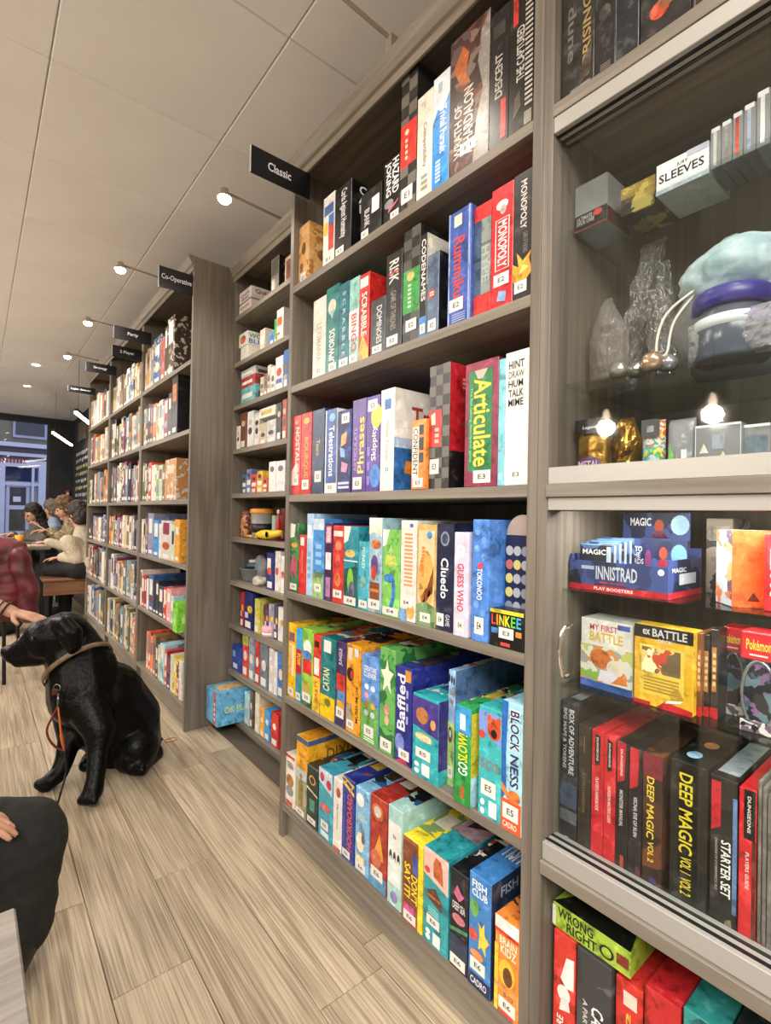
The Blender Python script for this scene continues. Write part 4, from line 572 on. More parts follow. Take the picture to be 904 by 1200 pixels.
nb(278, 290, 391, 2, '#ecebe4', 'white box with green and blue capitals on top of another box', [('o', .5, .5, .3, .3, '#d8734a'), ('St', 'BLURT', .05, .1, .95, .45, '#3a66b8', 'h'), ('St', 'WORDS', .05, .52, .95, .85, '#4a9a4a', 'h'), ('r', 0, 0, .08, 1, '#6aa84a')], zadd=at(286, 406, 0, NX+.01).z-NZ[1]+.003)
nb(304.5, 310.5, 386, 2, '#d5ccba', 'cream box with white label beside the lettered stack, second recessed shelf', [('r', .2, .3, .8, .7, '#f2efe6'), ('Sr', 0, 0, 1, 1, '#c9c1b2')])
nb(315, 321, 390, 2, '#5f8fd8', 'short blue box on the second recessed shelf', [('r', .3, .1, .8, .4, '#e9ecf2')], .1)
nb(321.5, 324, 374, 2, '#3fae52', 'thin green box on the second recessed shelf', [LS], .12)
nb(324.5, 332, 362, 2, '#e4ddd2', 'white and orange box at the right of second recessed shelf', [('r', .1, .5, .8, .75, '#e0653f'), ('r', .0, .1, .5, .3, '#d8503f'), LS])
z3 = NZ[2]
for a, b, c, lb in ((453, 470, '#6bb0b4', 'teal box at the bottom of a stack of three, third recessed shelf'), (441, 453, '#a83a3e', 'dark red box in the middle of a stack of three, third recessed shelf'), (432, 441, '#b9bab4', 'grey box on top of a stack of three, third recessed shelf')):
    zz = at(292, b, 0, NX+.01).z if b < 470 else NZ[2]
    nb(282.5, 299, a, 3, c, lb, [('r', .1, .3, .8, .6, '#e6e0d8'), ('Sr', .1, .2, .9, .6, '#55504a')], zadd=max(0, zz-NZ[2])+.001)
for l, r, t, c, lb in ((305, 309, 442, '#c9bda6', 'cream slim box after the stack of three'), (309.3, 313, 438, '#8a7a6a', 'brown slim box after the stack of three'), (313.5, 317, 428, '#d8cfc0', 'tall cream slim box near the middle of third recessed shelf'), (317.4, 322, 430, '#efe9df', 'white slim box near the middle of third recessed shelf'), (323, 331.5, 418, '#e8e2e4', 'white box with red and blue print, third recessed shelf'), (332.5, 338, 410, '#3a6fc0', 'blue box at the right of third recessed shelf')):
    nb(l, r, t, 3, c, lb, [('o', .5, .55, .35, .12, '#c2483f' if c == '#e8e2e4' else '#7a6a58'), ('r', .1, .2, .9, .35, '#4a6ab0' if c == '#e8e2e4' else '#a89a88'), LS])
for l, r, t, c, lb in ((275, 281, 500, '#e2ded6', 'short white box at the left of fourth recessed shelf'), (282, 288.5, 484, '#7a4a35', 'brown box with pale spots, fourth recessed shelf'), (290, 297, 482, '#dfe2e4', 'pale blue white box, fourth recessed shelf'), (298, 304, 484, '#d0cdc8', 'black and white spotted box, fourth recessed shelf'), (304.5, 312, 496, '#c8bfa0', 'short tan box under the lying white one'), (312.5, 323, 492, '#c9ccd4', 'grey box under the lying white one'), (324.5, 330, 472, '#3a3530', 'dark brown box, fourth recessed shelf'), (331, 336, 468, '#b8503c', 'red brown box at the right of fourth recessed shelf')):
    nb(l, r, t, 4, c, lb, [('o', .5, .7, .3, .08, '#2a2622' if c == '#d0cdc8' else '#c9b9a4'), ('o', .5, .45, .3, .1, '#5a4a40'), LS])
nb(304, 322.5, 477, 4, '#ecebe2', 'white box with yellow capitals lying flat across two others', [('r', .1, .3, .8, .7, '#d8c46a')], zadd=at(313, 490, 0, NX+.01).z-NZ[3]+.006)
for l, r, t, c, lb in ((284, 288.5, 556, '#3f6a98', 'small blue box at the left of fifth recessed shelf'), (289, 294, 550, '#6f7fa8', 'small slate box, fifth recessed shelf'), (294.5, 300.5, 556, '#cf4a3c', 'small red and white box, fifth recessed shelf'), (301, 307.5, 552, '#e0b83a', 'small yellow and red box, fifth recessed shelf'), (308, 313, 560, '#d8643c', 'small orange box, fifth recessed shelf'), (315, 323, 541, '#e6e2de', 'white box with dark spots, fifth recessed shelf'), (323.5, 334, 540, '#cfd0d6', 'pale grey box with dark spots, fifth recessed shelf')):
    nb(l, r, t, 5, c, lb, [('r', .1, .35, .9, .55, '#efe6da'), ('o', .5, .75, .3, .1, '#5a3a4a'), LS], .1)
# sixth recessed shelf: tin, bucket, banana pouch
def lathe_thing(name, label, cat, px, row, prof, mat, ins=.06, parts=(), seg=20):
    p = at(px, 600, 0, NX+ins); r = empty(name, (NX+ins, min(p.y, 2.553-1.06*max(q[0] for q in prof)), NZ[row-1]+.0005)); tag(r, label, cat, 'games in the recessed bookcase')
    obj('body', lathe(bmesh.new(), prof, seg), mat, r, True)
    for n, pr, m in parts: obj(n, lathe(bmesh.new(), pr, seg), m, r, True)
    return r
lathe_thing('round_tin', 'round tin wrapped in orange brown print, sixth recessed shelf', 'tin', 284, 6, [(.03, 0), (.032, .003), (.032, .13), (.03, .135), (.001, .135)], art(['#8a4a30', '#c0764a', '#d8a070', '#6a3a28'], 40), parts=[('lid', [(.0335, .118), (.034, .12), (.034, .14), (.001, .141)], plain('#7a4430', .4))])
lathe_thing('snack_bucket', 'grey tapered bucket with orange lid and black label, sixth recessed shelf', 'bucket', 308, 6, [(.046, 0), (.05, .004), (.058, .125), (.001, .125)], plain('#8d8b86', .4), .07, parts=[('lid', [(.06, .125), (.062, .127), (.062, .145), (.05, .15), (.001, .15)], plain('#e0953a', .4)), ('label_band', [(.0525, .03), (.0555, .075)], plain('#20201f', .5))])
p = at(311, 620, 0, NX+.012)
def tapered_pouch(name, pts, rs, mat, label, cat, seg=12, grp='games in the recessed bookcase', extra=()):
    c = Vector(pts[0]); r = obj(name, tube(bmesh.new(), [Vector(q)-c for q in pts], rs, seg), mat, None, True); r.location = c; tag(r, label, cat, grp); return r
zb = NZ[5]+.0265
ya, yb2 = at(297, 622, 0, NX).y, at(325, 622, 0, NX).y
b_ = tapered_pouch('banana_pouch', smoothpath([(NX+.02, ya, zb-.004), (NX+.02, ya+(yb2-ya)*.3, zb-.001), (NX+.02, ya+(yb2-ya)*.65, zb+.002), (NX+.02, yb2, zb+.014)]), [.006+.017*math.sin(min(1, (k+1.5)/19*1.25)*math.pi*.8) if k < 17 else .012 for k in range(19)], plain('#ecc62c', .45), 'yellow banana shaped zip pouch lying on sixth recessed shelf', 'pouch')
obj('oval_badge', lathe(bmesh.new(), [(.001, 0), (.014, 0)], 16), plain('#8a6a2a', .5), b_); b_.children[0].rotation_euler = (0, -math.pi/2, 0); b_.children[0].location = (-.0235, (yb2-ya)*.6, .006)
o = tapered_pouch('flat_pouch', [(NX+.03, at(279, 628, 0, NX).y, NZ[5]+.009), (NX+.03, at(296, 628, 0, NX).y, NZ[5]+.009)], [.007, .008], plain('#d8a63c', .5), 'flat tan yellow pouch lying beside the banana pouch', 'pouch')
for l, r, t, c, lb in ((318.5, 321.5, 604, '#a9c4a8', 'pale green slim box behind the banana pouch'), (322, 325, 606, '#7fb0a8', 'aqua slim box behind the banana pouch'), (329, 333, 596, '#8a2f2c', 'dark red box at the right of sixth recessed shelf')):
    nb(l, r, t, 6, c, lb, [LS], .1, .07)
lathe_thing('sauce_bottle', 'slim red bottle with white cap, sixth recessed shelf', 'bottle', 326.5, 6, [(.011, 0), (.012, .003), (.012, .09), (.005, .115), (.005, .125)], plain('#c2302a', .3), .05, parts=[('cap', [(.006, .125), (.006, .14), (.002, .145)], WHITE)], seg=12)
# seventh shelf: grey tub with gadgets, cloth, clear bag
rt = lathe_thing('grey_tub', 'oval grey tub holding dark gadgets, seventh recessed shelf', 'tub', 297, 7, [(.05, 0), (.055, .004), (.07, .06), (.074, .062), (.074, .066), (.066, .064), (.05, .008), (.001, .006)], plain('#7e8388', .45), .08); rt.scale = (.9, 1.05, 1)
for k, (dx, dy, z0, w1, h1, c) in enumerate(((-.01, .0, .05, .05, .02, '#2b2e33'), (.0, -.01, .072, .045, .018, '#54708c'), (.01, .01, .092, .04, .016, '#d8d6d0'))):
    q = obj('gadget', bx(bmesh.new(), -.5*w1, .5*w1, -.6*w1, .6*w1, 0, h1, .005), plain(c, .4)); q.location = rt.location+Vector((dx, dy, z0)); q.rotation_euler = (0, 0, k*.5)
    tag(q, ('black gadget lying lowest in the grey tub', 'blue grey gadget in the middle of the grey tub', 'white gadget on top of the grey tub')[k], 'gadget')
def blob(name, mat, label, cat, loc, size, amp=.25, sub=3, seed=0, grp=None, parent=None, fl=True):
    bm = bmesh.new(); bmesh.ops.create_icosphere(bm, subdivisions=sub, radius=1)
    for v in bm.verts:
        n = noise.noise(v.co*1.7+Vector((seed, seed*2, 3)))*amp+noise.noise(v.co*4.5+Vector((seed, 1, 3)))*amp*.45
        v.co *= 1+n; v.co = Vector((v.co.x*size[0], v.co.y*size[1], max(v.co.z, -.8)*size[2]))
        if fl: v.co.z += .8*size[2]
    o = obj(name, bm, mat, parent, True); o.location = loc
    if label: tag(o, label, cat, grp)
    return o
CL = noisy('white_cloth', '#b3ada2', '#d0cabf', 30, .9, .3)
blob('folded_cloth', CL, 'crumpled off-white cloth bag beside the grey tub', 'cloth bag', (NX+.03, at(305, 670, 0, NX+.03).y, NZ[6]+.0005), (.03, .055, .028), .3, 3, 4)
bg_ = blob('clear_bag', HAZY, 'clear plastic bag standing between grey tub and blue box', 'plastic bag', (NX+.1, at(306, 660, 0, NX+.1).y, NZ[6]+.0005), (.03, .05, .08), .3, 3, 9)
for l, r, t, c, lb in ((312.5, 321, 648, '#27347a', 'navy box with white and red print, seventh recessed shelf'), (322.5, 328.5, 646, '#d8d2cc', 'white box with orange and red print, seventh recessed shelf'), (329.2, 335, 652, '#e8e6e2', 'white box at the right of seventh recessed shelf')):
    nb(l, r, t, 7, c, lb, [('r', .1, .55, .6, .85, '#e9e4e4'), ('o', .4, .5, .3, .1, '#d0563f'), LS])
for l, r, t, c, lb in ((282, 285.5, 694, '#b02a30', 'thin dark red box, eighth recessed shelf'), (286.5, 296, 694, '#232a6a', 'navy box with gold disc, eighth recessed shelf'), (298.5, 304, 702, '#c6c25a', 'yellow green box, eighth recessed shelf'), (304.5, 309, 708, '#3a3a34', 'dark box with yellow oval, eighth recessed shelf'), (309.5, 314.5, 708, '#5a2a52', 'plum box, eighth recessed shelf'), (315, 320.5, 708, '#a79fb8', 'lilac grey box, eighth recessed shelf'), (321, 325.5, 710, '#4a4660', 'slate violet box, eighth recessed shelf'), (326, 333, 712, '#dfe2dc', 'white box at the right of eighth recessed shelf')):
    nb(l, r, t, 8, c, lb, [('o', .7, .55, .3, .1, '#e0b23a'), ('r', .1, .3, .5, .45, '#c9c4d4'), LS], ins=.03 if l > 300 else .01)
lathe_thing('pink_tin', 'round pink tin at the front of the eighth recessed shelf', 'tin', 319.5, 8, [(.036, 0), (.038, .003), (.038, .03), (.001, .03)], plain('#e79db4', .4), .0395-.0, parts=[('lid', [(.0395, .024), (.04, .026), (.04, .042), (.036, .046), (.001, .047)], plain('#f0aebf', .4)), ('label_band', [(.0384, .006), (.0384, .02)], plain('#efe6e2', .5))])
nb(261.5, 283, 755, 9, '#2b4fae', 'square blue box standing on the ninth recessed shelf', [('r', .1, .55, .4, .8, '#8fa8e0'), ('r', .15, .1, .6, .3, '#e4e8f0'), ('Sr', .2, .2, .8, .6, '#9ab0e0')], .09)
for l, r, t, c, lb in ((284.5, 291, 742, '#cf4a3a', 'red box with green top, ninth recessed shelf'), (292, 298, 746, '#8fa4b4', 'grey blue box, ninth recessed shelf'), (299, 304.5, 750, '#b83a34', 'red and white box, ninth recessed shelf'), (305, 314, 752, '#6f7c8a', 'slate box with small print, ninth recessed shelf'), (315.5, 321, 760, '#cfc9c6', 'pale box with red spots, ninth recessed shelf'), (321.5, 325, 764, '#e2dedb', 'slim white box, ninth recessed shelf'), (325.5, 333, 760, '#3f78c0', 'blue box at the right of ninth recessed shelf')):
    nb(l, r, t, 9, c, lb, [('r', 0, .75, 1, 1, '#a8b84a' if l == 284.5 else c), ('o', .5, .5, .3, .12, '#e4d4cc'), LS])
# tenth: pale blue box jutting forward, then small ones
y0, y1 = 2.54, 2.40
gbox('game_box', 'large pale blue box with red strap jutting out of the lowest recessed shelf', 'board game', 'games in the recessed bookcase', 2.555, 2.405, NZ[9]+.0004, .165, .10, .24, '#69b2de', [('r', .66, 0, .86, 1, '#c8574a'), ('d', 4, .7, .1, .82, .7, '#f0dcd6'), ('St', 'OK PLAY', .15, .35, .75, .55, '#d8e27a', 'h'), ('Tr', .2, .1, .8, .9, '#e8c48a'), ('r', .1, .1, .5, .35, '#8cc8e8')])
for l, r, t, c, lb, dd in ((286.5, 292, 812, '#a9cdd4', 'pale aqua box beside the jutting blue box', .1), (293, 296, 810, '#6a5a4a', 'thin brown box, lowest recessed shelf', .1), (299, 304, 812, '#d8cdb8', 'cream figured box, lowest recessed shelf', .1), (305, 309.5, 830, '#eda52c', 'small orange yellow box, lowest recessed shelf', .07), (310, 316, 832, '#3f9ad8', 'small sky blue box, lowest recessed shelf', .07), (317.5, 326, 836, '#cf3530', 'small red box with white print, lowest recessed shelf', .08)):
    nb(l, r, t, 10, c, lb, [('o', .5, .6, .25, .1, '#efe6da'), LS], dd)
# ================================================================ far run of three bookcases
COLN = {'#c9b48a': 'tan', '#b98f4a': 'golden', '#7f8ea0': 'grey blue', '#3a5f94': 'blue', '#b5563a': 'rust red', '#4a382e': 'dark brown', '#e4ded2': 'white', '#2c2f36': 'charcoal', '#26344f': 'navy', '#d9783a': 'orange', '#cfcac0': 'pale grey', '#8a3048': 'crimson', '#6f7348': 'olive', '#33503a': 'dark green', '#d6cbb0': 'cream', '#d8553a': 'orange red', '#7fae5a': 'green', '#8a6a4a': 'brown', '#c08a52': 'wooden brown', '#a08aa0': 'mauve', '#6a4a7a': 'purple', '#8f8fa8': 'lilac grey', '#4a8fd0': 'sky blue', '#b9d0b0': 'pale green', '#e6a03c': 'amber', '#c23a34': 'red', '#1c1c1f': 'black', '#e8a0a0': 'pink', '#a9d0d8': 'pale aqua', '#7cc83c': 'lime green', '#e8805a': 'salmon', '#5f9aa0': 'teal', '#e0c84a': 'yellow', '#7a7168': 'taupe'}
CC = {v: k for k, v in COLN.items()}
ORD = ['first', 'second', 'third', 'fourth', 'fifth', 'sixth', 'seventh', 'eighth', 'ninth', 'tenth', 'eleventh', 'twelfth', 'thirteenth', 'fourteenth', 'fifteenth', 'sixteenth', 'seventeenth', 'eighteenth']
ROWN = ['top', 'second', 'third', 'fourth', 'fifth', 'bottom']
# name, relative width, height
B1 = ['tan .05 .25|golden .05 .27|tan .045 .26|grey blue .05 .27|blue .15 .29|rust red .075 .25|dark brown .05 .30|dark brown .13 .33',
 'cream .05 .24|charcoal .05 .24|navy .05 .26|charcoal .055 .25|orange .08 .24|white .05 .23|pale grey .07 .24|white .03 .2|crimson .08 .23|charcoal .06 .25|black .10 .33',
 'olive .05 .25|dark green .05 .24|cream .035 .22|orange red .07 .24|white .075 .22|white .03 .2|green .05 .2|pale green .07 .21|brown .05 .19|wooden brown .2 .23',
 'cream .05 .22|mauve .05 .22|purple .05 .23|lilac grey .12 .26|sky blue .12 .22|white .04 .2|pale grey .19 .22|pale green .06 .2|amber .08 .23',
 'white .04 .23|red .06 .2|crimson .05 .2|cream .05 .19|blue .10 .22|black .05 .18|charcoal .06 .2|navy .09 .18|red .06 .18|pink .08 .18|pale aqua .05 .15',
 'gap .18 0|orange .05 .23|orange red .05 .24|salmon .05 .22|brown .06 .24|charcoal .05 .2|tan .04 .2|pale aqua .09 .22|red .05 .2|navy .06 .18|cream .05 .2|yellow .06 .19|red .04 .18|white .05 .2']
MUT = ['cream', 'tan', 'pale grey', 'white', 'navy', 'grey blue', 'charcoal', 'dark brown', 'brown', 'teal', 'mauve', 'orange', 'rust red', 'golden', 'olive', 'taupe', 'crimson', 'blue', 'white', 'cream', 'black']
r2 = random.Random(21)
def far_box(bay, row, idx, cname, y0, y1, z, h, ins, bayname, n):
    c = CC[cname]; k = r2.random(); alt = CC[r2.choice(MUT)]; alt2 = CC[r2.choice(MUT)]
    base = c if k < .45 else 'A|%s,%s,%s,%s|%d' % (c, c, alt, c, r2.choice((18, 26, 34)))
    els = []
    if bay < 2 or r2.random() < .5: els.append(('r', .2, .45+.2*r2.random(), .8, .8+.15*r2.random(), alt2 if r2.random() < .6 else '#e6e0d4'))
    if r2.random() < .5: els.append(('o', .5, .35, .35, .1, alt))
    els.append(L('', .2, .05, .8, .13))
    gbox('game_box', '%s box, %s from left, %s shelf of the %s' % (cname, ORD[idx], ROWN[row], bayname), 'board game', 'game boxes in the far bookcases', y0, y1, z+.0004, h, ins, .24, base, els)
BN = ['bookcase behind the dog', 'middle far bookcase', 'farthest bookcase']
for row in range(6):
    y = BAYS[0][1]-.03; items = [s.rsplit(' ', 2) for s in B1[row].split('|')]; tot = sum(float(i[1]) for i in items)*1.0
    sc = min(1, .93/tot); idx = 0
    for nm, wd_, hh_ in items:
        wd_ = float(wd_)*sc*1.0; hh_ = float(hh_)
        if nm == 'gap': y -= wd_; continue
        wd_ = wd_*1.04 if tot < .85 else wd_
        if y-wd_ < BAYS[0][0]+.026: break
        far_box(0, row, idx, nm, y, y-wd_+.001, LZ[row], hh_, .012, BN[0], 0); y -= wd_; idx += 1
# lime box and pale box pushed forward on the fifth shelf of the first far bookcase
gbox('game_box', 'lime green box jutting out at the right of the fifth far shelf', 'board game', 'game boxes in the far bookcases', 2.69, 2.615, LZ[4]+.0004, .15, -.035, .22, '#7cc83c', [('r', .2, .2, .8, .6, '#8fd858'), ('Sr', .1, .3, .9, .5, '#b8e88a')])
for bay, n in ((1, 14), (2, 9)):
    for row in range(6):
        y = BAYS[bay][1]-.03; end = BAYS[bay][0]+.03; idx = 0
        ws = [r2.uniform(.7, 1.35) for _ in range(n)]; s = (y-end-.02*r2.random()-.005)/sum(ws); hb = r2.choice((.24, .26, .28))
        for q in ws:
            far_box(bay, row, idx, r2.choice(MUT), y, y-q*s+.001, LZ[row], hb*r2.uniform(.82, 1.08), .012+.01*r2.random(), BN[bay], n); y -= q*s; idx += 1
# ================================================================ glass display cabinet
CY1, CY0 = YR-.0228, -.46; IY = CY1-.022
cab = empty('display_cabinet', (0, 0, 0)); tag(cab, 'grey oak display cabinet with sliding glass doors at the right edge', 'cabinet')
box('side_panel', 0, .45, IY, CY1, 0, 2.303, WV, cab, .001); box('side_panel', 0, .45, CY0, CY0+.022, 0, 2.303, WV, cab, .001)
box('back_panel', .438, .45, CY0+.022, IY, 0, 2.285, WBK, cab)
for z, x in ((1.8825, 0), (1.165, -.006), (.467, -.006), (.1169, 0)): box('shelf', x, .438, CY0+.022, IY, z-.024, z, WY, cab, .001)
box('top_panel', .02, .438, CY0+.022, IY, 2.285, 2.302, WY, cab); box('plinth', .025, .045, CY0+.022, IY, 0, .0925, WY, cab); cornice(cab, 0, CY0, CY1, 2.305)
def track(z0, z1, lip):
    t = box('door_track', .002, .05, CY0+.022, IY, z0, z1, ALU, cab, .001)
    for x in (.012, .03): box('track_groove', x, x+.008, CY0+.022, IY, (z0-.001) if lip < 0 else z1-.001, (z0+.002) if lip < 0 else z1+.0006, BLACK, t)
track(1.8275, 1.858, -1); track(1.1655, 1.197, 1); track(1.117, 1.1405, -1); track(.4675, .4995, 1)
for z0, z1 in ((1.198, 1.8265), (.5005, 1.116)):
    box('glass_door', .031, .036, .02, IY-.001, z0, z1, PANE, cab); box('glass_door', .013, .018, CY0+.023, .07, z0, z1, PANE, cab)
GZ = {'A': 1.663, 'B': 1.363, 'C': .967, 'D': .783}
for k, z in GZ.items(): box('glass_shelf', .055, .435, CY0+.024, IY-.002, z-.006, z, GSHELF, cab)
ha, hb = at(674, 744, 0, -.02), at(678, 806, 0, -.02)
hd = obj('door_handle', tube(bmesh.new(), smoothpath([(.03, IY-.03, ha.z), (.012, IY-.03, ha.z-.003), (.004, IY-.028, (ha.z+hb.z)/2), (.012, IY-.03, hb.z+.003), (.03, IY-.03, hb.z)]), .004, 8), CHROME, cab, True)
led = box('light_strip', .055, .068, CY0+.03, IY-.02, 1.129, 1.139, plain('#fff6e8', .4, 0, 'strip_glow', 5), cab)
al = area('cabinet_light', (.075, .05, 1.128), .02, .9, 2.2, (1, .96, .9))
GC = 'goods in the glass cabinet'
def cb(l, r, t, z, X, base, label, els=(), d=.1, name='game_box', cat='board game', zadd=0, tilt=0, lim=True, bev=.001, h=None):
    p = at((l+r)/2, t, 0, X); h = h or max(.01, p.z-z-zadd); c = Vector((X, p.y, z+zadd+h/2))-CAM; pm = 600-FPX*c.dot(CU)/c.dot(CF)
    y0, y1 = at(l, pm, 0, X).y, at(r, pm, 0, X).y
    if lim: y0 = min(y0, IY-.003)
    return gbox(name, label, cat, GC, y0, y1, z+zadd+.0004, h, X, d, base, els, tilt, bev)
# open shelf above the glass: black boxes
TB = [(652, 697, -60, '#2e2c2a', 'black box with gold capitals above the glass doors', [('t', 'UPRISING', .66, .1, .9, .6, '#9c8550', 'u'), ('t', 'dune', .2, .25, .45, .6, '#6f6c68', 'd'), ('r', .3, .03, .9, .07, '#7d7a74'), ('p', [(.55, .06), (.9, .12), (.95, .3), (.7, .22)], '#4a4238')]),
      (698, 722, -60, '#262423', 'plain black box second above the glass doors', [('d', 3, .3, .06, .8, .1, '#6d6a66'), ('o', .5, .4, .3, .05, '#3c3936')]),
      (723, 750, -60, '#24282c', 'black glossy box with pale edges third above the glass doors', [('r', 0, 0, .03, 1, '#77756f'), ('r', .97, 0, 1, 1, '#77756f'), ('r', .1, .02, .9, .05, '#8d8a84')]),
      (752, 811, -60, '#2a2826', 'black box with a red planet above the glass doors', [('o', .4, .18, .2, .05, '#a8432c'), ('o', .55, .2, .18, .03, '#7a5038'), ('r', .38, .22, .4, .5, '#7d7a76')]),
      (813, 870, -60, '#302d2a', 'black box with pale frame at the right above the glass doors', [('r', .06, .04, .94, .06, '#6f6c66'), ('r', .06, .04, .08, .9, '#6f6c66')])]
for l, r, t, c, lb, els in TB: cb(l, r, t, 1.8825, .02, c, lb, els, .25, h=.3)
# ---- top glass shelf
zA = GZ['A']
q = cb(670.5, 712, 212, zA, .075, ACRYL, 'clear acrylic deck case with black and red foot, top glass shelf', [('r', .0, .02, 1, .34, '#1d1a1a'), ('t', 'ULTIMATE\nDECK CASE', .08, .12, .62, .3, '#b9b4b0', 'h'), ('o', .72, .26, .14, .07, '#b8463c'), ('r', 0, 0, 1, .03, '#a83a34'), ('Sr', 0, 0, 1, .3, '#5a2826')], .09, 'deck_case', 'deck case')
cb(728, 768, 214, zA, .09, 'A|#3a3128,#54483a,#9a8440,#b8a052,#2c2620', 'dark box with golden top band on the top glass shelf', [('r', 0, .6, 1, 1, 'A|#a08a3c,#c4ad5a,#8a7634|60')], .09)
cb(769.5, 831, 180, zA, .075, '#e9e8ea', 'white box of card sleeves with bold black lettering, top glass shelf', [('t', 'SLEEVES', .06, .34, .92, .62, '#26262a', 'h'), ('t', 'JUST', .4, .66, .62, .78, '#3a3a3e', 'h'), ('r', .6, .82, 1, 1, '#b9b9cc'), ('r', 0, 0, 1, .14, '#b4b6c8')], .1, 'sleeve_box', 'card sleeves')
for k, (l, r, t, c, lb) in enumerate(((833, 845, 150, '#b9b8b4', 'silver edged sleeve pack next to the white sleeve box'), (846, 858, 142, '#8f8f90', 'grey sleeve pack, second beside the white sleeve box'), (859, 871, 132, '#b8403a', 'red edged sleeve pack, third beside the white sleeve box'), (872, 886, 122, '#9aa0ba', 'blue grey sleeve pack, fourth beside the white sleeve box'), (887, 903, 106, '#d4d3d2', 'tallest clear sleeve pack at the right edge'))):
    o = cb(l, r, t, zA, .07, HAZY, lb, [('r', .3, .06, .62, .9, c), ('r', .1, .9, .9, 1, '#d9d9d9')], .08, 'sleeve_pack', 'card sleeves')
# ---- soft goods: pillow-shaped bags
def pillow(name, label, cat, l, r, t, z, X, mat, th=.03, crumple=.006, narrow=None, seed=1, n=14, lean=0, parts=()):
    p = at((l+r)/2, t, 0, X); h = p.z-z; pm = (t+at((l+r)/2, t, 0, X).z*0+t)/2; y0, y1 = at(l, t+40, 0, X).y, at(r, t+40, 0, X).y; w = y0-y1; sh_ = min(0, IY-.008-y0); y0 += sh_; y1 += sh_
    rows = []; bm = bmesh.new()
    def prof(v): return 1 if not narrow else narrow(v)
    for s in (-1, 1):
        g = []
        for j in range(n+1):
            v = j/n; row = []
            for i in range(n+1):
                u = i/n; b = (math.sin(math.pi*u)**.6)*(math.sin(math.pi*min(1, v*.97+.03))**.45 if v < 1 else 0)
                nz = noise.noise(Vector((u*5+seed, v*7, s*3+seed)))+.6*noise.noise(Vector((u*12+seed, v*15, s*3)))
                edge = 0 if i in (0, n) or j in (0, n) else 1
                row.append(((u-.5)*w*prof(v)+nz*crumple*edge*.5+lean*v*h, s*(b*th*.5+abs(nz)*crumple*edge)+th*.6, v*h))
            g.append(row)
        rows.append(g)
    vs = {}
    def V(s, j, i):
        k = (0 if i in (0, n) or j in (0, n) else s, j, i)
        if k not in vs: vs[k] = bm.verts.new(rows[0 if s < 0 else 1][j][i] if k[0] else Vector(rows[0][j][i]).lerp(Vector(rows[1][j][i]), .5))
        return vs[k]
    for j in range(n):
        for i in range(n):
            bm.faces.new((V(-1, j, i), V(-1, j, i+1), V(-1, j+1, i+1), V(-1, j+1, i))); bm.faces.new((V(1, j, i), V(1, j+1, i), V(1, j+1, i+1), V(1, j, i+1)))
    o = obj(name, bm, mat, None, crumple < .008); o.location = (X, (y0+y1)/2, z+.0006); o.rotation_euler = (0, 0, -math.pi/2); tag(o, label, cat, GC)
    deco(o, [e for e in parts], w, h, th); return o, w, h
zB = GZ['B']
neck = lambda v: 1 if v < .55 else max(.18, 1-(v-.55)*2.6) if v < .85 else .3+(v-.85)*.8
pillow('treat_pouch', 'clear pouch with golden back standing at left of middle glass shelf', 'pouch', 668, 712, 350, zB, .10, clear('gold_cello', '#d8c6a6', .12, .12, 1, 1.7, 60), .05, .008, lambda v: 1 if v < .6 else max(.15, 1-(v-.6)*2.4), 3)
pillow('cellophane_bag', 'tall crumpled cellophane bag leaning on middle glass shelf', 'cellophane bag', 712, 738, 290, zB, .16, CELLO, .05, .013, None, 7, 26, .2)
pillow('cellophane_bag', 'shorter crumpled cellophane bag with round sweets, middle glass shelf', 'cellophane bag', 754, 786, 300, zB, .13, CELLO, .05, .013, neck, 12, 26)
for k, (px, c, r_, lb) in enumerate(((727, '#a9a6a2', .018, 'silver foil ball low in the tall cellophane bag'), (741, '#8f8a84', .017, 'grey foil ball beside the tall cellophane bag'), (766, '#c9a890', .019, 'pinkish foil ball under the shorter cellophane bag'), (779, '#b0aeb6', .016, 'pale foil ball beside the shorter cellophane bag'))):
    blob('foil_ball', plain(c, .18, .7), lb, 'sweet', (.085+.02*(k % 2), at(px, 430, 0, .09).y, zB+.0006), (r_, r_, r_), .12, 3, k, GC)
yb = at(862, 380, 0, .16).y
dsb = blob('drawstring_bag', clear('blue_organza', '#b9cdd8', .3, .25, .8, 1.5, 25), 'bulging pale blue organza drawstring bag on middle glass shelf', 'drawstring bag', (.2, yb, zB+.0006), (.09, .11, .10), .14, 4, 5, GC)
blob('gathered_top', noisy('organza_teal', '#86a4ae', '#b9cdd4', 22, .6, .5), None, None, (-.045, -.005, .118), (.06, .088, .05), .22, 4, 8, None, dsb)
obj('tie', lathe(bmesh.new(), [(.02, .19), (.024, .196), (.02, .202)], 14), plain('#c9ccd4', .5), dsb, True); dsb.children[-1].location = (-.045, -.02, 0)
obj('drawstring', tube(bmesh.new(), smoothpath([(-.07, .03, .15), (-.1, .085, .1), (-.105, .1, .04), (-.1, .085, .03), (-.09, .075, .09), (-.06, .03, .16)]), .0022, 6), plain('#d9d6cd', .6), dsb, True)
jar = empty('sweet_jar', (.13, at(858, 380, 0, .13).y, zB+.001)); tag(jar, 'clear jar with wide violet lid inside the pale blue bag', 'jar', GC)
obj('body', lathe(bmesh.new(), [(.05, 0), (.054, .004), (.054, .07), (.048, .08), (.048, .085)], 28), plain('#4c5666', .2), jar, True); obj('lid', lathe(bmesh.new(), [(.052, .083), (.057, .086), (.057, .108), (.053, .113), (.001, .114)], 28), plain('#2c2c80', .35), jar, True)
obj('label_band', lathe(bmesh.new(), [(.0546, .05), (.0546, .068)], 28), plain('#cfd4dc', .5), jar, True)
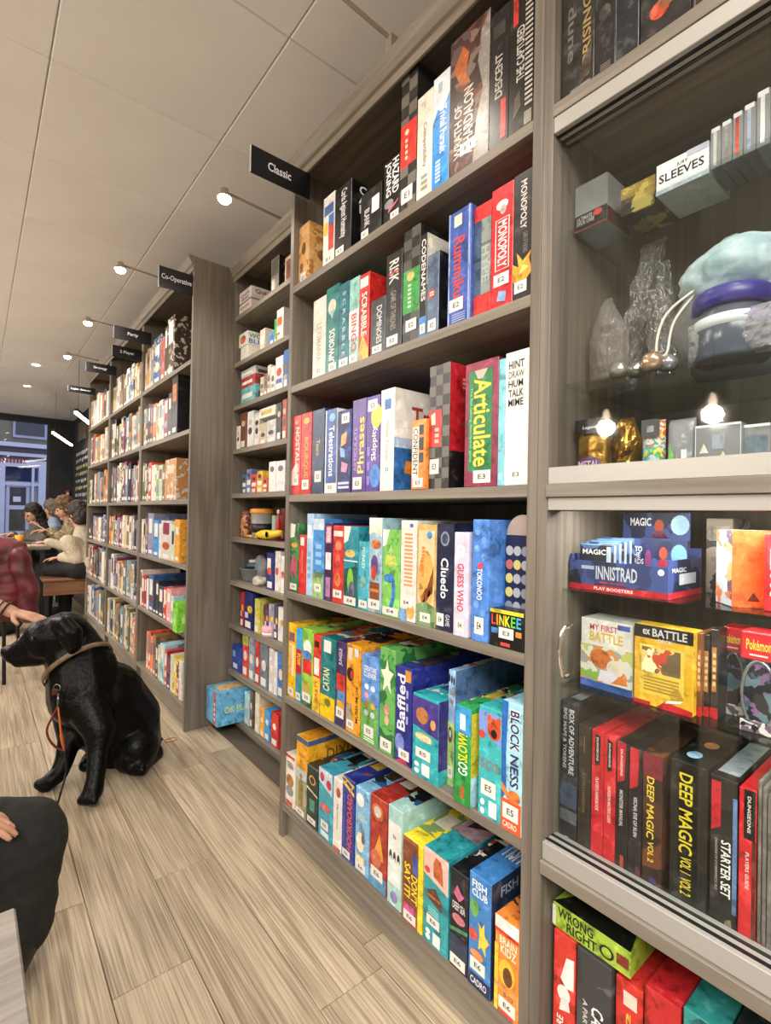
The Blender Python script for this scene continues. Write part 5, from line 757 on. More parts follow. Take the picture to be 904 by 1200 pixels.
pillow('sweet_bag', 'clear bag of blue and pink sweets in front of the drawstring bag', 'sweet bag', 800, 850, 372, zB, .085, clear('sweet_cello', '#d0d4d8', .22, .15, 1, 1.6, 50), .04, .008, None, 21)
pillow('sweet_bag', 'clear bag of violet sweets at right before the drawstring bag', 'sweet bag', 852, 912, 352, zB, .08, clear('violet_cello', '#c4b8d8', .25, .15, 1, 1.6, 50), .04, .008, None, 25)
# ---- tier on the sill
zS = 1.198
def sil(*a, **k): return pillow(*a, **k)
zS = 1.1655
GOLD = noisy('gold_foil', '#8a6526', '#d0a24a', 24, .25, .6); GOLD.node_tree.nodes['Principled BSDF'].inputs['Metallic'].default_value = .75
pillow('gold_bag', 'gold dice bag with black header and violet badge, lowest upper tier', 'dice bag', 669, 706, 492, zS, .075, GOLD, .03, .004, None, 31, parts=[('r', .05, .78, .95, 1.0, '#141416'), ('t', 'Legend', .3, .84, .75, .9, '#cfcfd2', 'h'), ('o', .5, .3, .4, .14, '#4a2c5a'), ('t', 'METAL', .18, .26, .82, .37, '#e0b8c4', 'h')])
pillow('gold_pouch', 'crumpled gold foil pouch beside the black headed bag', 'pouch', 709, 744, 488, zS, .11, GOLD, .05, .01, lambda v: 1 if v < .65 else max(.4, 1-(v-.65)*1.6), 37)
pillow('dice_bag', 'dice bag with neon coloured dice and black header, lowest upper tier', 'dice bag', 749, 776, 492, zS, .075, art(['#d8d03a', '#3fb0c8', '#4a9a50', '#e0563a', '#c8c8d0'], 60), .025, .003, None, 41, parts=[('r', .1, .72, .9, 1.0, '#17171a'), ('r', .35, .8, .65, .9, '#8a8a90')])
pillow('dice_bag', 'clear dice bag with orange and green streaks, lowest upper tier', 'dice bag', 779, 812, 490, zS, .075, HAZY, .025, .004, None, 43, parts=[('p', [(.1, .2), (.2, .6), (.35, .4), (.3, .1)], '#5aa84a'), ('p', [(.3, .15), (.45, .45), (.5, .2)], '#e07a3a'), ('r', .6, .1, .8, .5, '#cfd0d8')])
cb(815, 869, 497, zS, .08, ACRYL, 'clear hard plastic dice case with triangle marks, lowest upper tier', [('p', [(.1, .5), (.3, .5), (.2, .68)], '#c9c4b4'), ('p', [(.5, .34), (.75, .34), (.62, .52)], '#d8c88a'), ('r', .38, .56, .66, .82, '#8f9aa8'), ('r', .02, .02, .98, .2, '#2c3242'), ('r', 0, .96, 1, 1, '#dfe2e6'), ('r', 0, 0, .02, 1, '#c9cdd2'), ('r', .98, 0, 1, 1, '#c9cdd2')], .06, 'dice_case', 'dice case')
cb(872, 903, 497, zS, .09, ACRYL, 'second clear dice case at the right edge, lowest upper tier', [('r', .05, .05, .95, .3, '#b9a86a'), ('r', 0, .95, 1, 1, '#dfe2e6'), ('r', .1, .4, .9, .8, '#5a6a7a')], .06, 'dice_case', 'dice case')
# ---- lower compartment, glass shelf C: booster display
zC = GZ['C']
X = .075; yl, yr = min(at(656, 680, 0, X).y, IY-.004), at(783, 690, 0, X).y; W = yl-yr; D = .15
ht = at(720, 660, 0, X).z-zC
dp = empty('booster_display', (X, (yl+yr)/2, zC+.0005), -math.pi/2); tag(dp, 'dark blue card booster display with red base strip and raised header', 'display box', GC)
NV = 'A|#232c52,#2c3a6a,#1c2342,#3a4c86|14'
bm = bx(bmesh.new(), -W/2, W/2, 0, .003, 0, ht); bx(bm, -W/2, W/2, D-.003, D, 0, ht*1.5); bx(bm, -W/2, -W/2+.003, .003, D-.003, 0, ht*1.2); bx(bm, W/2-.003, W/2, .003, D-.003, 0, ht*1.2); bx(bm, -W/2+.003, W/2-.003, .003, D-.003, 0, .003)
tr = obj('tray', bm, NV, dp)
deco(tr, [('r', 0, 0, 1, .2, '#b8202c'), ('t', 'PLAY BOOSTERS', .28, .05, .68, .15, '#f4e8e8', 'h'), ('t', 'INNISTRAD', .3, .4, .72, .86, '#c9ced8', 'h'), ('r', .34, .28, .6, .34, '#a8404a'), ('r', .14, .72, .28, .84, '#aab4cc'), ('o', .94, .82, .03, .1, '#dfe4ee'), ('p', [(.0, .2), (.14, .2), (.1, .7), (.0, .6)], '#14182c'), ('Sr', 0, 0, 1, .2, '#b8202c'), ('Sr', .3, .4, .8, .75, '#cfd6e4'), ('St', 'MAGIC', .1, .8, .5, .95, '#dfe4ee', 'h')], W, ht, D)
hh1 = at(750, 618, 0, X+D).z-zC; hx0, hx1 = -W*.22, W/2
for nm, y_, x0, x1, top, els in (('header_panel', D*.62, -W*.1, W/2-.004, at(760, 632, 0, X+D*.6).z-zC, [('t', 'E TO\nTHE\nARDS', .02, .5, .26, .85, '#e9ecf4', 'h'), ('o', .86, .72, .13, .2, '#6a9ad8'), ('o', .6, .74, .07, .12, '#a8432f'), ('p', [(.42, .34), (.8, .34), (.66, .62), (.54, .62)], '#8a2438'), ('o', .34, .6, .06, .2, '#7a3a6a')]),
                               ('header_panel', D-.002, -W*.32, W/2-.02, at(745, 601, 0, X+D).z-zC, [('t', 'MAGIC', .12, .82, .44, .93, '#f2f3f6', 'h'), ('o', .86, .84, .13, .13, '#a9d4ea'), ('o', .56, .82, .07, .09, '#b04a34'), ('p', [(.44, .66), (.7, .66), (.62, .76), (.5, .76)], '#5a2038')])):
    b_ = obj(nm, bx(bmesh.new(), -(x1-x0)/2, (x1-x0)/2, 0, .002, ht*.6, top), NV, dp); b_.location = ((x0+x1)/2, y_+.002, 0)
    deco(b_, els, x1-x0, top, .002)
for k in range(5):
    bp_ = obj('booster_pack', bx(bmesh.new(), -.033, .033, 0, .006, 0, ht+.028+.003*k, .002), 'A|#1b2742,#27406a,#18202f,#4a6a94|18', None); bp_.location = (X+.012+.012*k, (yl+yr)/2+W*.24-.004*k, zC+.0045); bp_.rotation_euler = (0, 0, -math.pi/2)
    tag(bp_, ('dark blue booster pack at the front of the display tray', 'second booster pack in the display tray', 'third booster pack in the display tray', 'fourth booster pack in the display tray', 'rearmost booster pack in the display tray')[k], 'booster pack', GC)
    deco(bp_, [('t', 'MAGIC', .1, .76, .8, .88, '#eef0f4', 'h'), ('r', .82, .5, .95, .95, '#b8c4d4')], .066, ht+.028+.003*k, .006)
bp0 = at(836, 700, 0, .12)
gbox('booster_box', 'orange booster box with vertical lettering turned corner on', 'booster box', GC, at(842, 680, 0, .11).y+.02, at(842, 680, 0, .11).y-.032, zC+.0005, at(860, 622, 0, .09).z-zC, .115, .062, 'A|#8a4630,#b86a44,#d89a6a,#5a4a5a,#a8b0bc|26', [('Sr', 0, 0, 1, 1, '#e8622c'), ('St', 'COLLECTOR BOOSTER', .74, .22, .9, .85, '#f6c9a8', 'u'), ('Sp', [(.35, .08), (.65, .08), (.5, .2)], '#5a2414'), ('r', .55, .18, .75, .34, '#e9e2da'), ('Tr', 0, 0, 1, 1, '#f4eee6')], -.85)
gbox('booster_box', 'grey and black booster box behind the orange one', 'booster box', GC, at(818, 660, 0, .2).y, at(850, 660, 0, .2).y, zC+.0005, .14, .24, .1, 'A|#4a4a4e,#2c2c30,#7d7468,#94897a|24', [('r', .1, .7, .9, .9, '#9a958c')])
gbox('booster_box', 'bright red booster box at the right edge beside the orange one', 'booster box', GC, at(896, 680, 0, .1).y, at(896, 680, 0, .1).y-.07, zC+.0005, at(900, 626, 0, .1).z-zC, .1, .07, '#c8232b', [('t', 'BOOSTER', .1, .2, .3, .85, '#f0c4bc', 'u')])
# ---- glass shelf D
zD = GZ['D']
cb(681, 742, 728, zD, .085, '#d9d8d2', 'white box with green meadow art on the lower glass shelf', [('r', .0, .1, 1, .62, 'A|#7fae4a,#b9c06a,#cf8a4a,#9a9a9a,#d0d4c8|30'), ('r', 0, 0, 1, .1, '#2f58a0'), ('t', 'MY FIRST', .18, .84, .72, .93, '#c84a5a', 'h'), ('t', 'BATTLE', .18, .68, .82, .82, '#d8b43a', 'h'), ('r', .72, .9, .95, .97, '#3a5aa0'), ('o', .4, .44, .2, .14, '#c86a34'), ('o', .68, .34, .16, .12, '#d9cfbc'), ('p', [(.35, .12), (.75, .12), (.7, .3), (.4, .28)], '#d8d4e4'), ('p', [(.6, .12), (.92, .14), (.85, .3)], '#d87a3c')], .07)
cb(743.5, 813, 736, zD, .075, '#d9a92c', 'yellow card deck box with black lettered top on lower glass shelf', [('r', .0, .84, 1, 1, '#1c1b1d'), ('t', 'ex', .15, .88, .28, .95, '#c9ccd0', 'h'), ('t', 'BATTLE', .32, .87, .9, .97, '#c9ccd0', 'h'), ('t', 'DECK', .42, .8, .66, .85, '#d8d0c0', 'h'), ('r', .1, .14, .86, .76, '#e6c14a'), ('r', .14, .42, .8, .73, 'A|#a8894a,#d8c07a,#c2442c,#efe2b4,#6a5a3c|34'), ('d', 5, .18, .18, .78, .38, '#a8842c'), ('r', .0, .0, .3, .05, '#b8202a'), ('p', [(.4, 0), (1, 0), (1, .06), (.55, .1)], '#c8242c'), ('p', [(.55, .08), (.8, .12), (.85, .16), (.6, .12)], '#f0eeea')], .04)
for l, r, t, c, lb, xx in ((816, 823, 742, '#7a4a30', 'thin brown deck box beside the yellow one, lower glass shelf', .09), (824, 832, 744, '#26221f', 'thin black deck box with orange print, lower glass shelf', .1), (833, 842, 738, '#33302c', 'black deck box nearest the red topped tins', .1)):
    cb(l, r, t, zD, xx, c, lb, [('r', .2, .3, .8, .8, '#b87a3a'), ('r', .0, .0, 1, .12, '#c2252c'), ('d', 5, .3, .35, .7, .75, '#e0c090')], .08, 'deck_box', 'card deck')
def tin_pack(l, r, t, X, lb):
    p0, p1 = at(l, 780, 0, X), at(r, 780, 0, X); W = p0.y-p1.y; h = at((l+r)/2, t, 0, X).z-zD; g = empty('tin_pack', (X, (p0.y+p1.y)/2, zD+.0005), -math.pi/2); tag(g, lb, 'tin', GC)
    hb_ = obj('header_card', bx(bmesh.new(), -W/2, W/2, 0, .05, h*.72, h, .002), '#cf2430', g)
    F = frame(Vector((-W/2, -.0008, h*.72)), Vector((W, 0, 0)), Vector((0, 0, h*.28))); lettering(F, 'Pok\u00e9mon', .16, .36, .84, .74, '#f0d24a', hb_, 'h', name='title_lettering'); flat('fine_print', F, [[(.25, .16), (.75, .16), (.75, .22), (.25, .22)]], '#f0d8d4', hb_)
    bm = bmesh.new(); vs = [(W*.5*math.cos(a), h*.38+h*.36*math.sin(a)) for a in [2*math.pi*k/28 for k in range(28)]]
    A = [bm.verts.new((x, .004, z)) for x, z in vs]; B = [bm.verts.new((x, .04, z)) for x, z in vs]; bm.faces.new(A[::-1]); bm.faces.new(B); [bm.faces.new((A[k], A[(k+1) % 28], B[(k+1) % 28], B[k])) for k in range(28)]; bmesh.ops.recalc_face_normals(bm, faces=bm.faces)
    obj('tin_body', bm, 'A|#2c3340,#44506a,#7a5a86,#5f7a86,#1e2228|30', g)
    obj('tin_rim', tube(bmesh.new(), [(x*.93, .003, h*.38+(z-h*.38)*.93) for x, z in vs+vs[:1]], .0028, 6), plain('#9aa0a8', .25, .8), g, True)
    obj('base_card', bx(bmesh.new(), -W/2, W/2, .0, .05, 0, h*.12, .001), 'A|#1c1a20,#d0cccc,#6a5a6a|40', g)
tin_pack(846, 872, 736, .14, 'dark card tin with red top, the rear one of two'); tin_pack(868, 912, 742, .085, 'dark round card tin with red top at the right edge, front one')
# ---- books standing on the cabinet floor
zE = .4675
BK = [(656.5, 676.5, 822, .055, '#23262b', 'black boxed set with white upright title, leftmost on cabinet floor', [('t', 'BOX OF ADVENTURE', .5, .52, .8, .95, '#d0d2d4', 'd'), ('t', 'RPG MAPS & TOKENS', .16, .55, .36, .95, '#b4b6b8', 'd'), ('r', 0, .3, 1, .46, '#3d4a62'), ('r', .0, .2, 1, .28, '#54565a'), ('o', .45, .06, .3, .045, '#d4d4d2'), ('o', .45, .06, .2, .03, '#23262b'), ('Tt', 'BOX OF ADVENTURE', .2, .1, .8, .9, '#d8d8d8', 'h')]),
 (677.5, 692, 850, .055, '#2f2822', 'brown black rulebook with faint gold print, second on cabinet floor', [('t', "PLAYER'S HANDBOOK", .35, .35, .6, .65, '#7d6a48', 'd'), ('r', .45, .8, .52, .92, '#7d6a48')]),
 (693, 707, 856, .055, '#c4202c', 'bright red rulebook with black top patch, third on cabinet floor', [('p', [(.3, .74), (.7, .76), (.75, .96), (.3, .98)], '#191416'), ('t', 'DUNGEONS', .42, .78, .58, .95, '#e6dcd8', 'd'), ('t', "PLAYER'S HANDBOOK", .36, .42, .64, .66, '#f0cfcc', 'd'), ('p', [(.4, .03), (.7, .02), (.55, .06)], '#f0e0de')]),
 (707.5, 721, 863, .055, '#c21f2b', 'bright red rulebook with black top patch, fourth on cabinet floor', [('p', [(.3, .74), (.7, .76), (.75, .96), (.3, .98)], '#191416'), ('t', 'DUNGEONS', .42, .78, .58, .95, '#e6dcd8', 'd'), ('t', "DUNGEON MASTER'S GUIDE", .36, .38, .64, .64, '#f0cfcc', 'd'), ('p', [(.4, .03), (.7, .02), (.55, .06)], '#f0e0de')]),
 (722, 736, 870, .055, '#1d181a', 'black rulebook with red top and ember foot, fifth on cabinet floor', [('p', [(.1, .7), (.7, .74), (.8, 1), (.1, 1)], '#b81f2c'), ('t', 'DUNGEONS', .35, .76, .55, .95, '#e6dcd8', 'd'), ('t', "MONSTER MANUAL", .3, .4, .6, .66, '#cfc9c6', 'd'), ('r', .4, .1, .7, .2, '#a8402c')]),
 (736.5, 752, 877, .055, '#1d1a22', 'black rulebook with red top and violet tint, sixth on cabinet floor', [('p', [(.1, .7), (.7, .74), (.8, 1), (.1, 1)], '#b81f2c'), ('t', 'VECNA: EVE OF RUIN', .4, .38, .68, .66, '#d8d2d2', 'd'), ('r', .6, .05, .95, .18, '#6a2a34')]),
 (753, 776, 884, .055, 'A|#3a2418,#4c3020,#6a3a20,#2c1c14|16', 'maroon rulebook with yellow curling spine title on cabinet floor', [('r', 0, .84, 1, 1, '#7a2434'), ('t', 'DEEP MAGIC', .22, .42, .6, .84, '#e6c74a', 'd'), ('t', 'VOL 2', .3, .26, .6, .4, '#e6c74a', 'd'), ('r', .4, .03, .75, .16, '#3a3a6a')]),
 (785, 829, 895, .055, '#1c1b18', 'thick black slipcase with large yellow upright title', [('t', 'DEEP MAGIC', .25, .42, .62, .93, '#d8c63a', 'd'), ('t', 'VOL 1  VOL 2', .3, .16, .6, .4, '#d8c63a', 'd'), ('r', .78, .0, .8, 1, '#34322c'), ('To', .4, .2, .2, .08, '#8fb0d0'), ('To', .5, .5, .2, .08, '#b87a4a')]),
 (832, 864, 912, .055, '#1f1d1e', 'black starter set box with white upright title and red tab', [('p', [(.05, .66), (.4, .7), (.4, .97), (.05, .97)], '#c01f2c'), ('t', 'STARTER SET', .42, .28, .78, .62, '#ecebe8', 'd'), ('t', 'DRAGONS OF STORMWRECK ISLE', .2, .3, .3, .62, '#a8a4a0', 'd'), ('p', [(.5, .04), (.9, .06), (.8, .16), (.6, .14)], '#8a7a5a'), ('r', .84, .2, 1, .9, '#5f7fae'), ('Tr', .1, .1, .9, .9, '#8f939c')]),
 (865.5, 886, 925, .055, '#c9242a', 'red rulebook with black top beside grey pamphlets', [('r', .3, .7, .95, 1, '#1a1718'), ('t', 'DUNGEONS', .5, .74, .7, .96, '#e6dcd8', 'd'), ('t', 'PLAYERS GUIDE', .4, .4, .62, .62, '#f0cfcc', 'd'), ('r', .78, .0, 1, .7, '#5a2418')])]
for l, r, t, X, c, lb, els in BK: cb(l, r, t, zE, X, c, lb, els, .2, 'rule_book' if 'book' in lb else 'boxed_set', 'book' if 'book' in lb else 'boxed set')
for k, (l, r) in enumerate(((888, 892), (893, 898), (899, 904))): cb(l, r, 915+8*k, zE, .055, '#6e6a66', ('first grey pamphlet after the red rulebook', 'second grey pamphlet after the red rulebook', 'last grey pamphlet at the right edge')[k], [('r', .2, .04, .8, .12, '#b02a34')], .2, 'pamphlet', 'book')
# ---- open shelf below the doors
zF = .1169
cb(648.5, 674, 1096, zF, .03, '#cf3a30', 'red box with white cartoon shapes below the glass doors', [('p', [(.35, .62), (.6, .82), (.95, .84), (.95, .58), (.6, .56)], '#f0e9e4'), ('o', .5, .5, .3, .07, '#f0e9e4'), ('p', [(.3, .34), (.8, .38), (.7, .48), (.4, .46)], '#e8dcd8'), ('t', 'SCORE', .2, .05, .5, .3, '#f4ece6', 'u'), ('t', 'DASH', .6, .05, .85, .26, '#f4ece6', 'u')], .25)
cb(675.5, 716, 1122, zF, .03, 'A|#4a4a4c,#3c3c3e,#5c5b5c,#333335|10', 'dark grey box with white slanted title below the glass doors', [('t', 'CALL-OUT', .45, .1, .8, .6, '#e6e6e4', 'd'), ('t', 'A PARTY GAME', .2, .1, .34, .6, '#c9c9c7', 'd')], .25)
zt = max(at(661, 1096, 0, .03).z, at(695, 1122, 0, .03).z)
gbox('game_box', 'low green box with black lettering lying on two upright boxes', 'board game', GC, IY-.004, at(738, 1110, 0, .03).y, zt+.0012, .045, .035, .22, '#9dbb3f', [('t', 'WRONG', .08, .52, .55, .92, '#1c1f14', 'h'), ('t', 'RIGHT', .2, .1, .6, .48, '#1c1f14', 'h'), ('o', .72, .4, .09, .25, '#1c1f14'), ('o', .72, .4, .06, .18, '#9dbb3f'), ('r', 0, .1, .05, .9, '#dcdcd2'), ('r', .84, .3, .98, .7, '#7a2a24'), ('Tp', [(.0, .0), (1, 0), (.8, .6), (.3, .4)], '#191a14')])
for l, r, t, c, lb, els in ((721, 753, 1152, '#c8322c', 'red box with gold script below the glass doors', [('t', 'Sky', .4, .4, .8, .75, '#e6b048', 'h'), ('t', 'Odyssey', .2, .2, .9, .38, '#e6b048', 'h'), ('r', .3, .8, .8, .92, '#e4c9bc')]), (755, 797, 1168, '#b8262a', 'larger red box second below the glass doors', [('t', 'ROOT', .3, .3, .7, .6, '#e0a8a0', 'h'), ('r', 0, 0, .04, 1, '#7a1a1c')]), (800, 850, 1196, '#2f8a86', 'teal box partly cut off below the glass doors', [('o', .5, .9, .3, .1, '#24605f')]), (853, 903, 1230, '#1f2a2a', 'black box in the lowest corner below the glass doors', [])):
    cb(l, r, t, zF, .04, c, lb, els, .25)
# ================================================================ bodies grown from tapered limbs, fused into one surface
def capsule(bm, p0, r0, p1, r1, seg=14, rings=5):
    p0, p1 = Vector(p0), Vector(p1); d = p1-p0; Ln = d.length
    t = d.normalized() if Ln > 1e-6 else Vector((0, 0, 1)); n = t.orthogonal().normalized(); b = t.cross(n); R = []
    for k in range(rings+1):
        a = -math.pi/2+math.pi/2*k/rings; R.append((p0+t*(r0*math.sin(a)), r0*math.cos(a)))
    for k in range(rings+1):
        a = math.pi/2*k/rings; R.append((p1+t*(r1*math.sin(a)), r1*math.cos(a)))
    vs = [[bm.verts.new(c+(n*math.cos(2*math.pi*i/seg)+b*math.sin(2*math.pi*i/seg))*max(r, 1e-4)) for i in range(seg)] for c, r in R]
    for A, B in zip(vs, vs[1:]):
        for i in range(seg): bm.faces.new((A[i], A[(i+1) % seg], B[(i+1) % seg], B[i]))
    bm.faces.new(vs[0][::-1]); bm.faces.new(vs[-1])
def ellip(bm, c, rx, ry, rz, rot=None):
    m = Matrix.Translation(c) @ (rot.to_4x4() if rot else Matrix.Identity(4)) @ Matrix.Diagonal((rx, ry, rz, 1)); bmesh.ops.create_icosphere(bm, subdivisions=3, radius=1, matrix=m)
TS = bpy.data.scenes.new('fusing')
def fuse(name, caps, ells, mat, voxel=.008, smooth=4, parent=None, fac=.5, disp=None):
    bm = bmesh.new()
    for c in caps: capsule(bm, *c)
    for e in ells: ellip(bm, *e)
    me = bpy.data.meshes.new(name); bm.to_mesh(me); bm.free(); t = bpy.data.objects.new('tmp', me); TS.collection.objects.link(t)
    m = t.modifiers.new('r', 'REMESH'); m.mode = 'VOXEL'; m.voxel_size = voxel
    if smooth: s = t.modifiers.new('s', 'SMOOTH'); s.iterations = smooth; s.factor = fac
    TS.view_layers[0].update(); dg = TS.view_layers[0].depsgraph; ev = t.evaluated_get(dg); out = bpy.data.meshes.new_from_object(ev); bpy.data.objects.remove(t)
    if disp:
        nn = len(out.vertices); cs = [0.0]*nn*3; ns = [0.0]*nn*3; out.vertices.foreach_get('co', cs); out.vertices.foreach_get('normal', ns)
        for i in range(nn): cs[3*i:3*i+3] = disp(Vector(cs[3*i:3*i+3]), Vector(ns[3*i:3*i+3]))
        out.vertices.foreach_set('co', cs); out.update()
    out.materials.clear(); return obj(name, out, mat, parent, True)
def chain(pts): return [(pts[i][0], pts[i][1], pts[i+1][0], pts[i+1][1]) for i in range(len(pts)-1)]
# ---------------------------------------------------------------- the dog
def D(px, py, z, rpx): return (dep(px, py, z), rpx*z/FPX)
FUR = noisy('black_fur', '#030303', '#060505', 70, .38, .3); FUR.node_tree.nodes['Principled BSDF'].inputs['Specular IOR Level'].default_value = .16
caps = []
caps += chain([D(74, 746, 2.13, 29.5), D(54, 749, 2.10, 24), D(34, 758, 2.08, 15.5), D(17, 766, 2.07, 11.5), D(10, 764, 2.07, 8.5)])      # skull to muzzle
caps += chain([D(44, 768, 2.09, 13), D(22, 775, 2.07, 7.5)])                                                  # lower jaw
caps += chain([D(76, 744, 2.14, 27), D(84, 756, 2.15, 29), D(97, 786, 2.13, 37), D(100, 812, 2.10, 39)])      # neck
caps += chain([D(86, 800, 2.10, 24), D(90, 822, 2.05, 27), D(100, 836, 2.06, 20)])                              # breast
caps += chain([D(100, 812, 2.12, 38), D(124, 818, 2.17, 42), D(142, 845, 2.24, 43), D(152, 872, 2.28, 35)])   # trunk and back
caps += chain([D(120, 850, 2.15, 30), D(142, 876, 2.22, 26)])                                                # belly
caps += chain([D(104, 826, 2.04, 25), D(117, 856, 1.99, 18), D(115, 882, 1.95, 12), D(112, 912, 1.90, 10), D(109, 927, 1.88, 11.5)])   # near foreleg
caps += chain([D(109, 928, 1.88, 11.5), D(106, 934, 1.865, 9.5)]) 
caps += [c for q in ((-7, 0), (-2, 3), (4, 2)) for c in chain([D(108+q[0]*.7, 931, 1.87, 7), D(105+q[0]*1.25, 937.5, 1.85, 6)])]
caps += chain([D(84, 840, 2.14, 20), D(82, 866, 2.08, 13), D(76, 890, 2.04, 10.5), D(69, 907, 2.01, 10), D(60, 914, 1.985, 9.5)])       # far foreleg
caps += [c for q in ((-5, -2), (0, 1), (5, 2)) for c in chain([D(60, 916, 1.98, 7.5), D(50+q[0]*.9, 921+q[1], 1.965, 6)])]
caps += chain([D(155, 868, 2.24, 31), D(160, 876, 2.16, 25), D(152, 888, 2.12, 17)])                          # near thigh
caps += chain([D(178, 884, 2.25, 13), D(170, 892, 2.17, 10), D(167, 893, 2.13, 10), D(163, 897, 2.10, 9.5)])                   # near hind foot
caps += [c for q in (-5, 0, 5) for c in chain([D(163+q*.6, 899, 2.09, 7), D(160+q*1.3, 902.5, 2.075, 5.8)])]
caps += chain([D(128, 880, 2.28, 16), D(112, 884, 2.21, 10), D(105, 891, 2.13, 9.5), D(100, 897, 2.09, 7.5)])                       # far hind foot
caps += chain([D(170, 893, 2.33, 9), D(184, 886, 2.42, 7), D(178, 880, 2.5, 4)])                                               # tail
caps += chain([D(58, 738, 2.08, 7), D(46, 741, 2.08, 6)])                                                    # brow
def keep(co, n): 
    co.z = max(co.z, .0008); return co
dog = fuse('dog', caps, [], FUR, .0062, 9, None, .5, keep); tag(dog, 'black labrador sitting on the wooden floor before the bookcases, looking left', 'dog')
# ear flaps, eye, nose
e1 = fuse('ear', chain([D(66, 729, 2.05, 7), D(76, 730, 2.03, 9), D(86, 742, 2.02, 10), D(88, 755, 2.02, 8), D(84, 765, 2.03, 4)]) + chain([D(68, 733, 2.04, 8), D(78, 745, 2.02, 10), D(84, 760, 2.02, 6)]), [], FUR, .005, 8, dog)
obj('nose', lathe(bmesh.new(), [(.001, -.009), (.010, -.008), (.014, 0), (.011, .008), (.001, .010)], 16), plain('#060606', .25), dog, True).location = dep(5.5, 761, 2.065)
ey = obj('eye', lathe(bmesh.new(), [(.001, -.009), (.006, -.006), (.009, 0), (.006, .006), (.001, .009)], 14), plain('#1a0d06', .05), dog, True); ey.location = dep(38.5, 748.5, 2.005)
# collar: leather band round the neck
def band(name, c, axis, ra, rb, wdt, th, mat, parent=None, seg=40, up=None):
    axis = axis.normalized(); a = (up-axis*up.dot(axis)).normalized() if up else axis.orthogonal().normalized(); b = axis.cross(a); bm = bmesh.new(); R = []
    for k in range(seg):
        q = 2*math.pi*k/seg; d = a*math.cos(q)*ra+b*math.sin(q)*rb; o = d.normalized()
        R.append([bm.verts.new(c+d+o*(th*s)+axis*(wdt*t)) for s, t in ((0, -.5), (1, -.5), (1, .5), (0, .5))])
    for k in range(seg):
        A, B = R[k], R[(k+1) % seg]
        for i in range(4): bm.faces.new((A[i], A[(i+1) % 4], B[(i+1) % 4], B[i]))
    bmesh.ops.recalc_face_normals(bm, faces=bm.faces); return obj(name, bm, mat, parent, True)
ax = (CR*.60-CU*.70-CF*.30); upv = (CR*.74+CU*.67)
col = band('collar', dep(92, 779, 2.125), ax, 37.5*2.12/FPX, 36*2.12/FPX, .02, .004, noisy('tan_leather', '#5c4a33', '#79633f', 40, .5, .2), dog, 44, upv)
obj('ring', tube(bmesh.new(), [dep(67, 806, 1.955)+(CR*math.cos(a)+CU*math.sin(a))*.013 for a in [2*math.pi*k/16 for k in range(17)]], .0025, 6, False), plain('#8a8a8a', .25, .9), col, True)
obj('tag_disc', bx(bmesh.new(), -.009, .009, -.002, .002, -.012, .012, .002), plain('#5a1c20', .4), col).location = dep(64, 811, 1.945)
# leash: clip, orange strap, dark loop, black strap trailing to the floor
ls = empty('dog_leash', dep(68, 826, 1.945)); tag(ls, 'orange and dark red dog leash hanging from the collar to the floor', 'leash'); o0 = ls.location
P = lambda *q: [dep(*k)-o0 for k in q]
obj('clip', tube(bmesh.new(), P((68, 812, 1.95), (68.5, 820, 1.945), (68, 828, 1.94)), [.003, .005, .004], 8), plain('#777', .25, .9), ls, True)
obj('orange_strap', tube(bmesh.new(), smoothpath(P((68, 828, 1.94), (70, 845, 1.93), (72, 862, 1.93), (75.5, 880, 1.94))), [.003]*6+[.004]*6+[.006]*4+[.005, .004, .002], 8), plain('#c4632a', .5), ls, True)
obj('loop', tube(bmesh.new(), smoothpath(P((68, 828, 1.94), (61, 841, 1.93), (55, 855, 1.92), (58, 867, 1.92), (66, 876, 1.93), (75, 880, 1.94))), .0042, 8), plain('#6a1f1c', .5), ls, True)
zf = at(63, 951, 2, .006)-o0
obj('trailing_strap', tube(bmesh.new(), smoothpath(P((75.5, 880, 1.94), (78, 896, 1.95), (76.5, 910, 1.95))+[at(72, 926, 2, .1)-o0, at(68, 940, 2, .02)-o0, zf, at(60, 958, 2, .006)-o0]), .004, 8), plain('#141212', .6), ls, True)
rb = obj('rubber_band', tube(bmesh.new(), [Vector((.028*math.cos(a), .02*math.sin(a), .0018)) for a in [2*math.pi*k/24 for k in range(25)]], .0016, 6, False), plain('#b06a3a', .5), None, True); rb.location = at(200, 867.5, 2, 0)+Vector((0, 0, .0003)); tag(rb, 'thin tan rubber band lying on the floor by the end panel', 'rubber band')
# ================================================================ people
SKIN = noisy('skin', '#b98a70', '#c99a80', 20, .5, .05)
def hand(w, d, pn, s=1, curl=.5, thumb=1):      # palm from wrist w along d, palm normal pn, thumb on side thumb
    d = d.normalized(); pn = (pn-d*pn.dot(d)).normalized(); sd = d.cross(pn)*thumb; c = []
    for k, off in enumerate((-.028, -.01, .01, .028)): c.append((w+d*.012+sd*off*.6*s, .014*s, w+d*.085*s+sd*off*s, .0115*s))
    Ls = (.062, .075, .08, .07)
    for k, off in enumerate((-.033, -.011, .011, .033)):
        p = w+d*.088*s+sd*off*s; dd = d; r = .0088*s
        for j, f in enumerate((.45, .32, .23)):
            dd = (dd+pn*curl*(.55 if j == 0 else .8)).normalized(); q = p+dd*Ls[k]*s*f*1.15; c.append((p, r, q, r*.92)); p = q; r *= .92
    p = w+d*.03*s+sd*.03*s; q = p+(d*.6+sd*.75+pn*.2).normalized()*.045*s; c.append((p, .0125*s, q, .0105*s)); q2 = q+(d*.9+sd*.25+pn*.35).normalized()*.03*s; c.append((q, .0105*s, q2, .0088*s)); return c
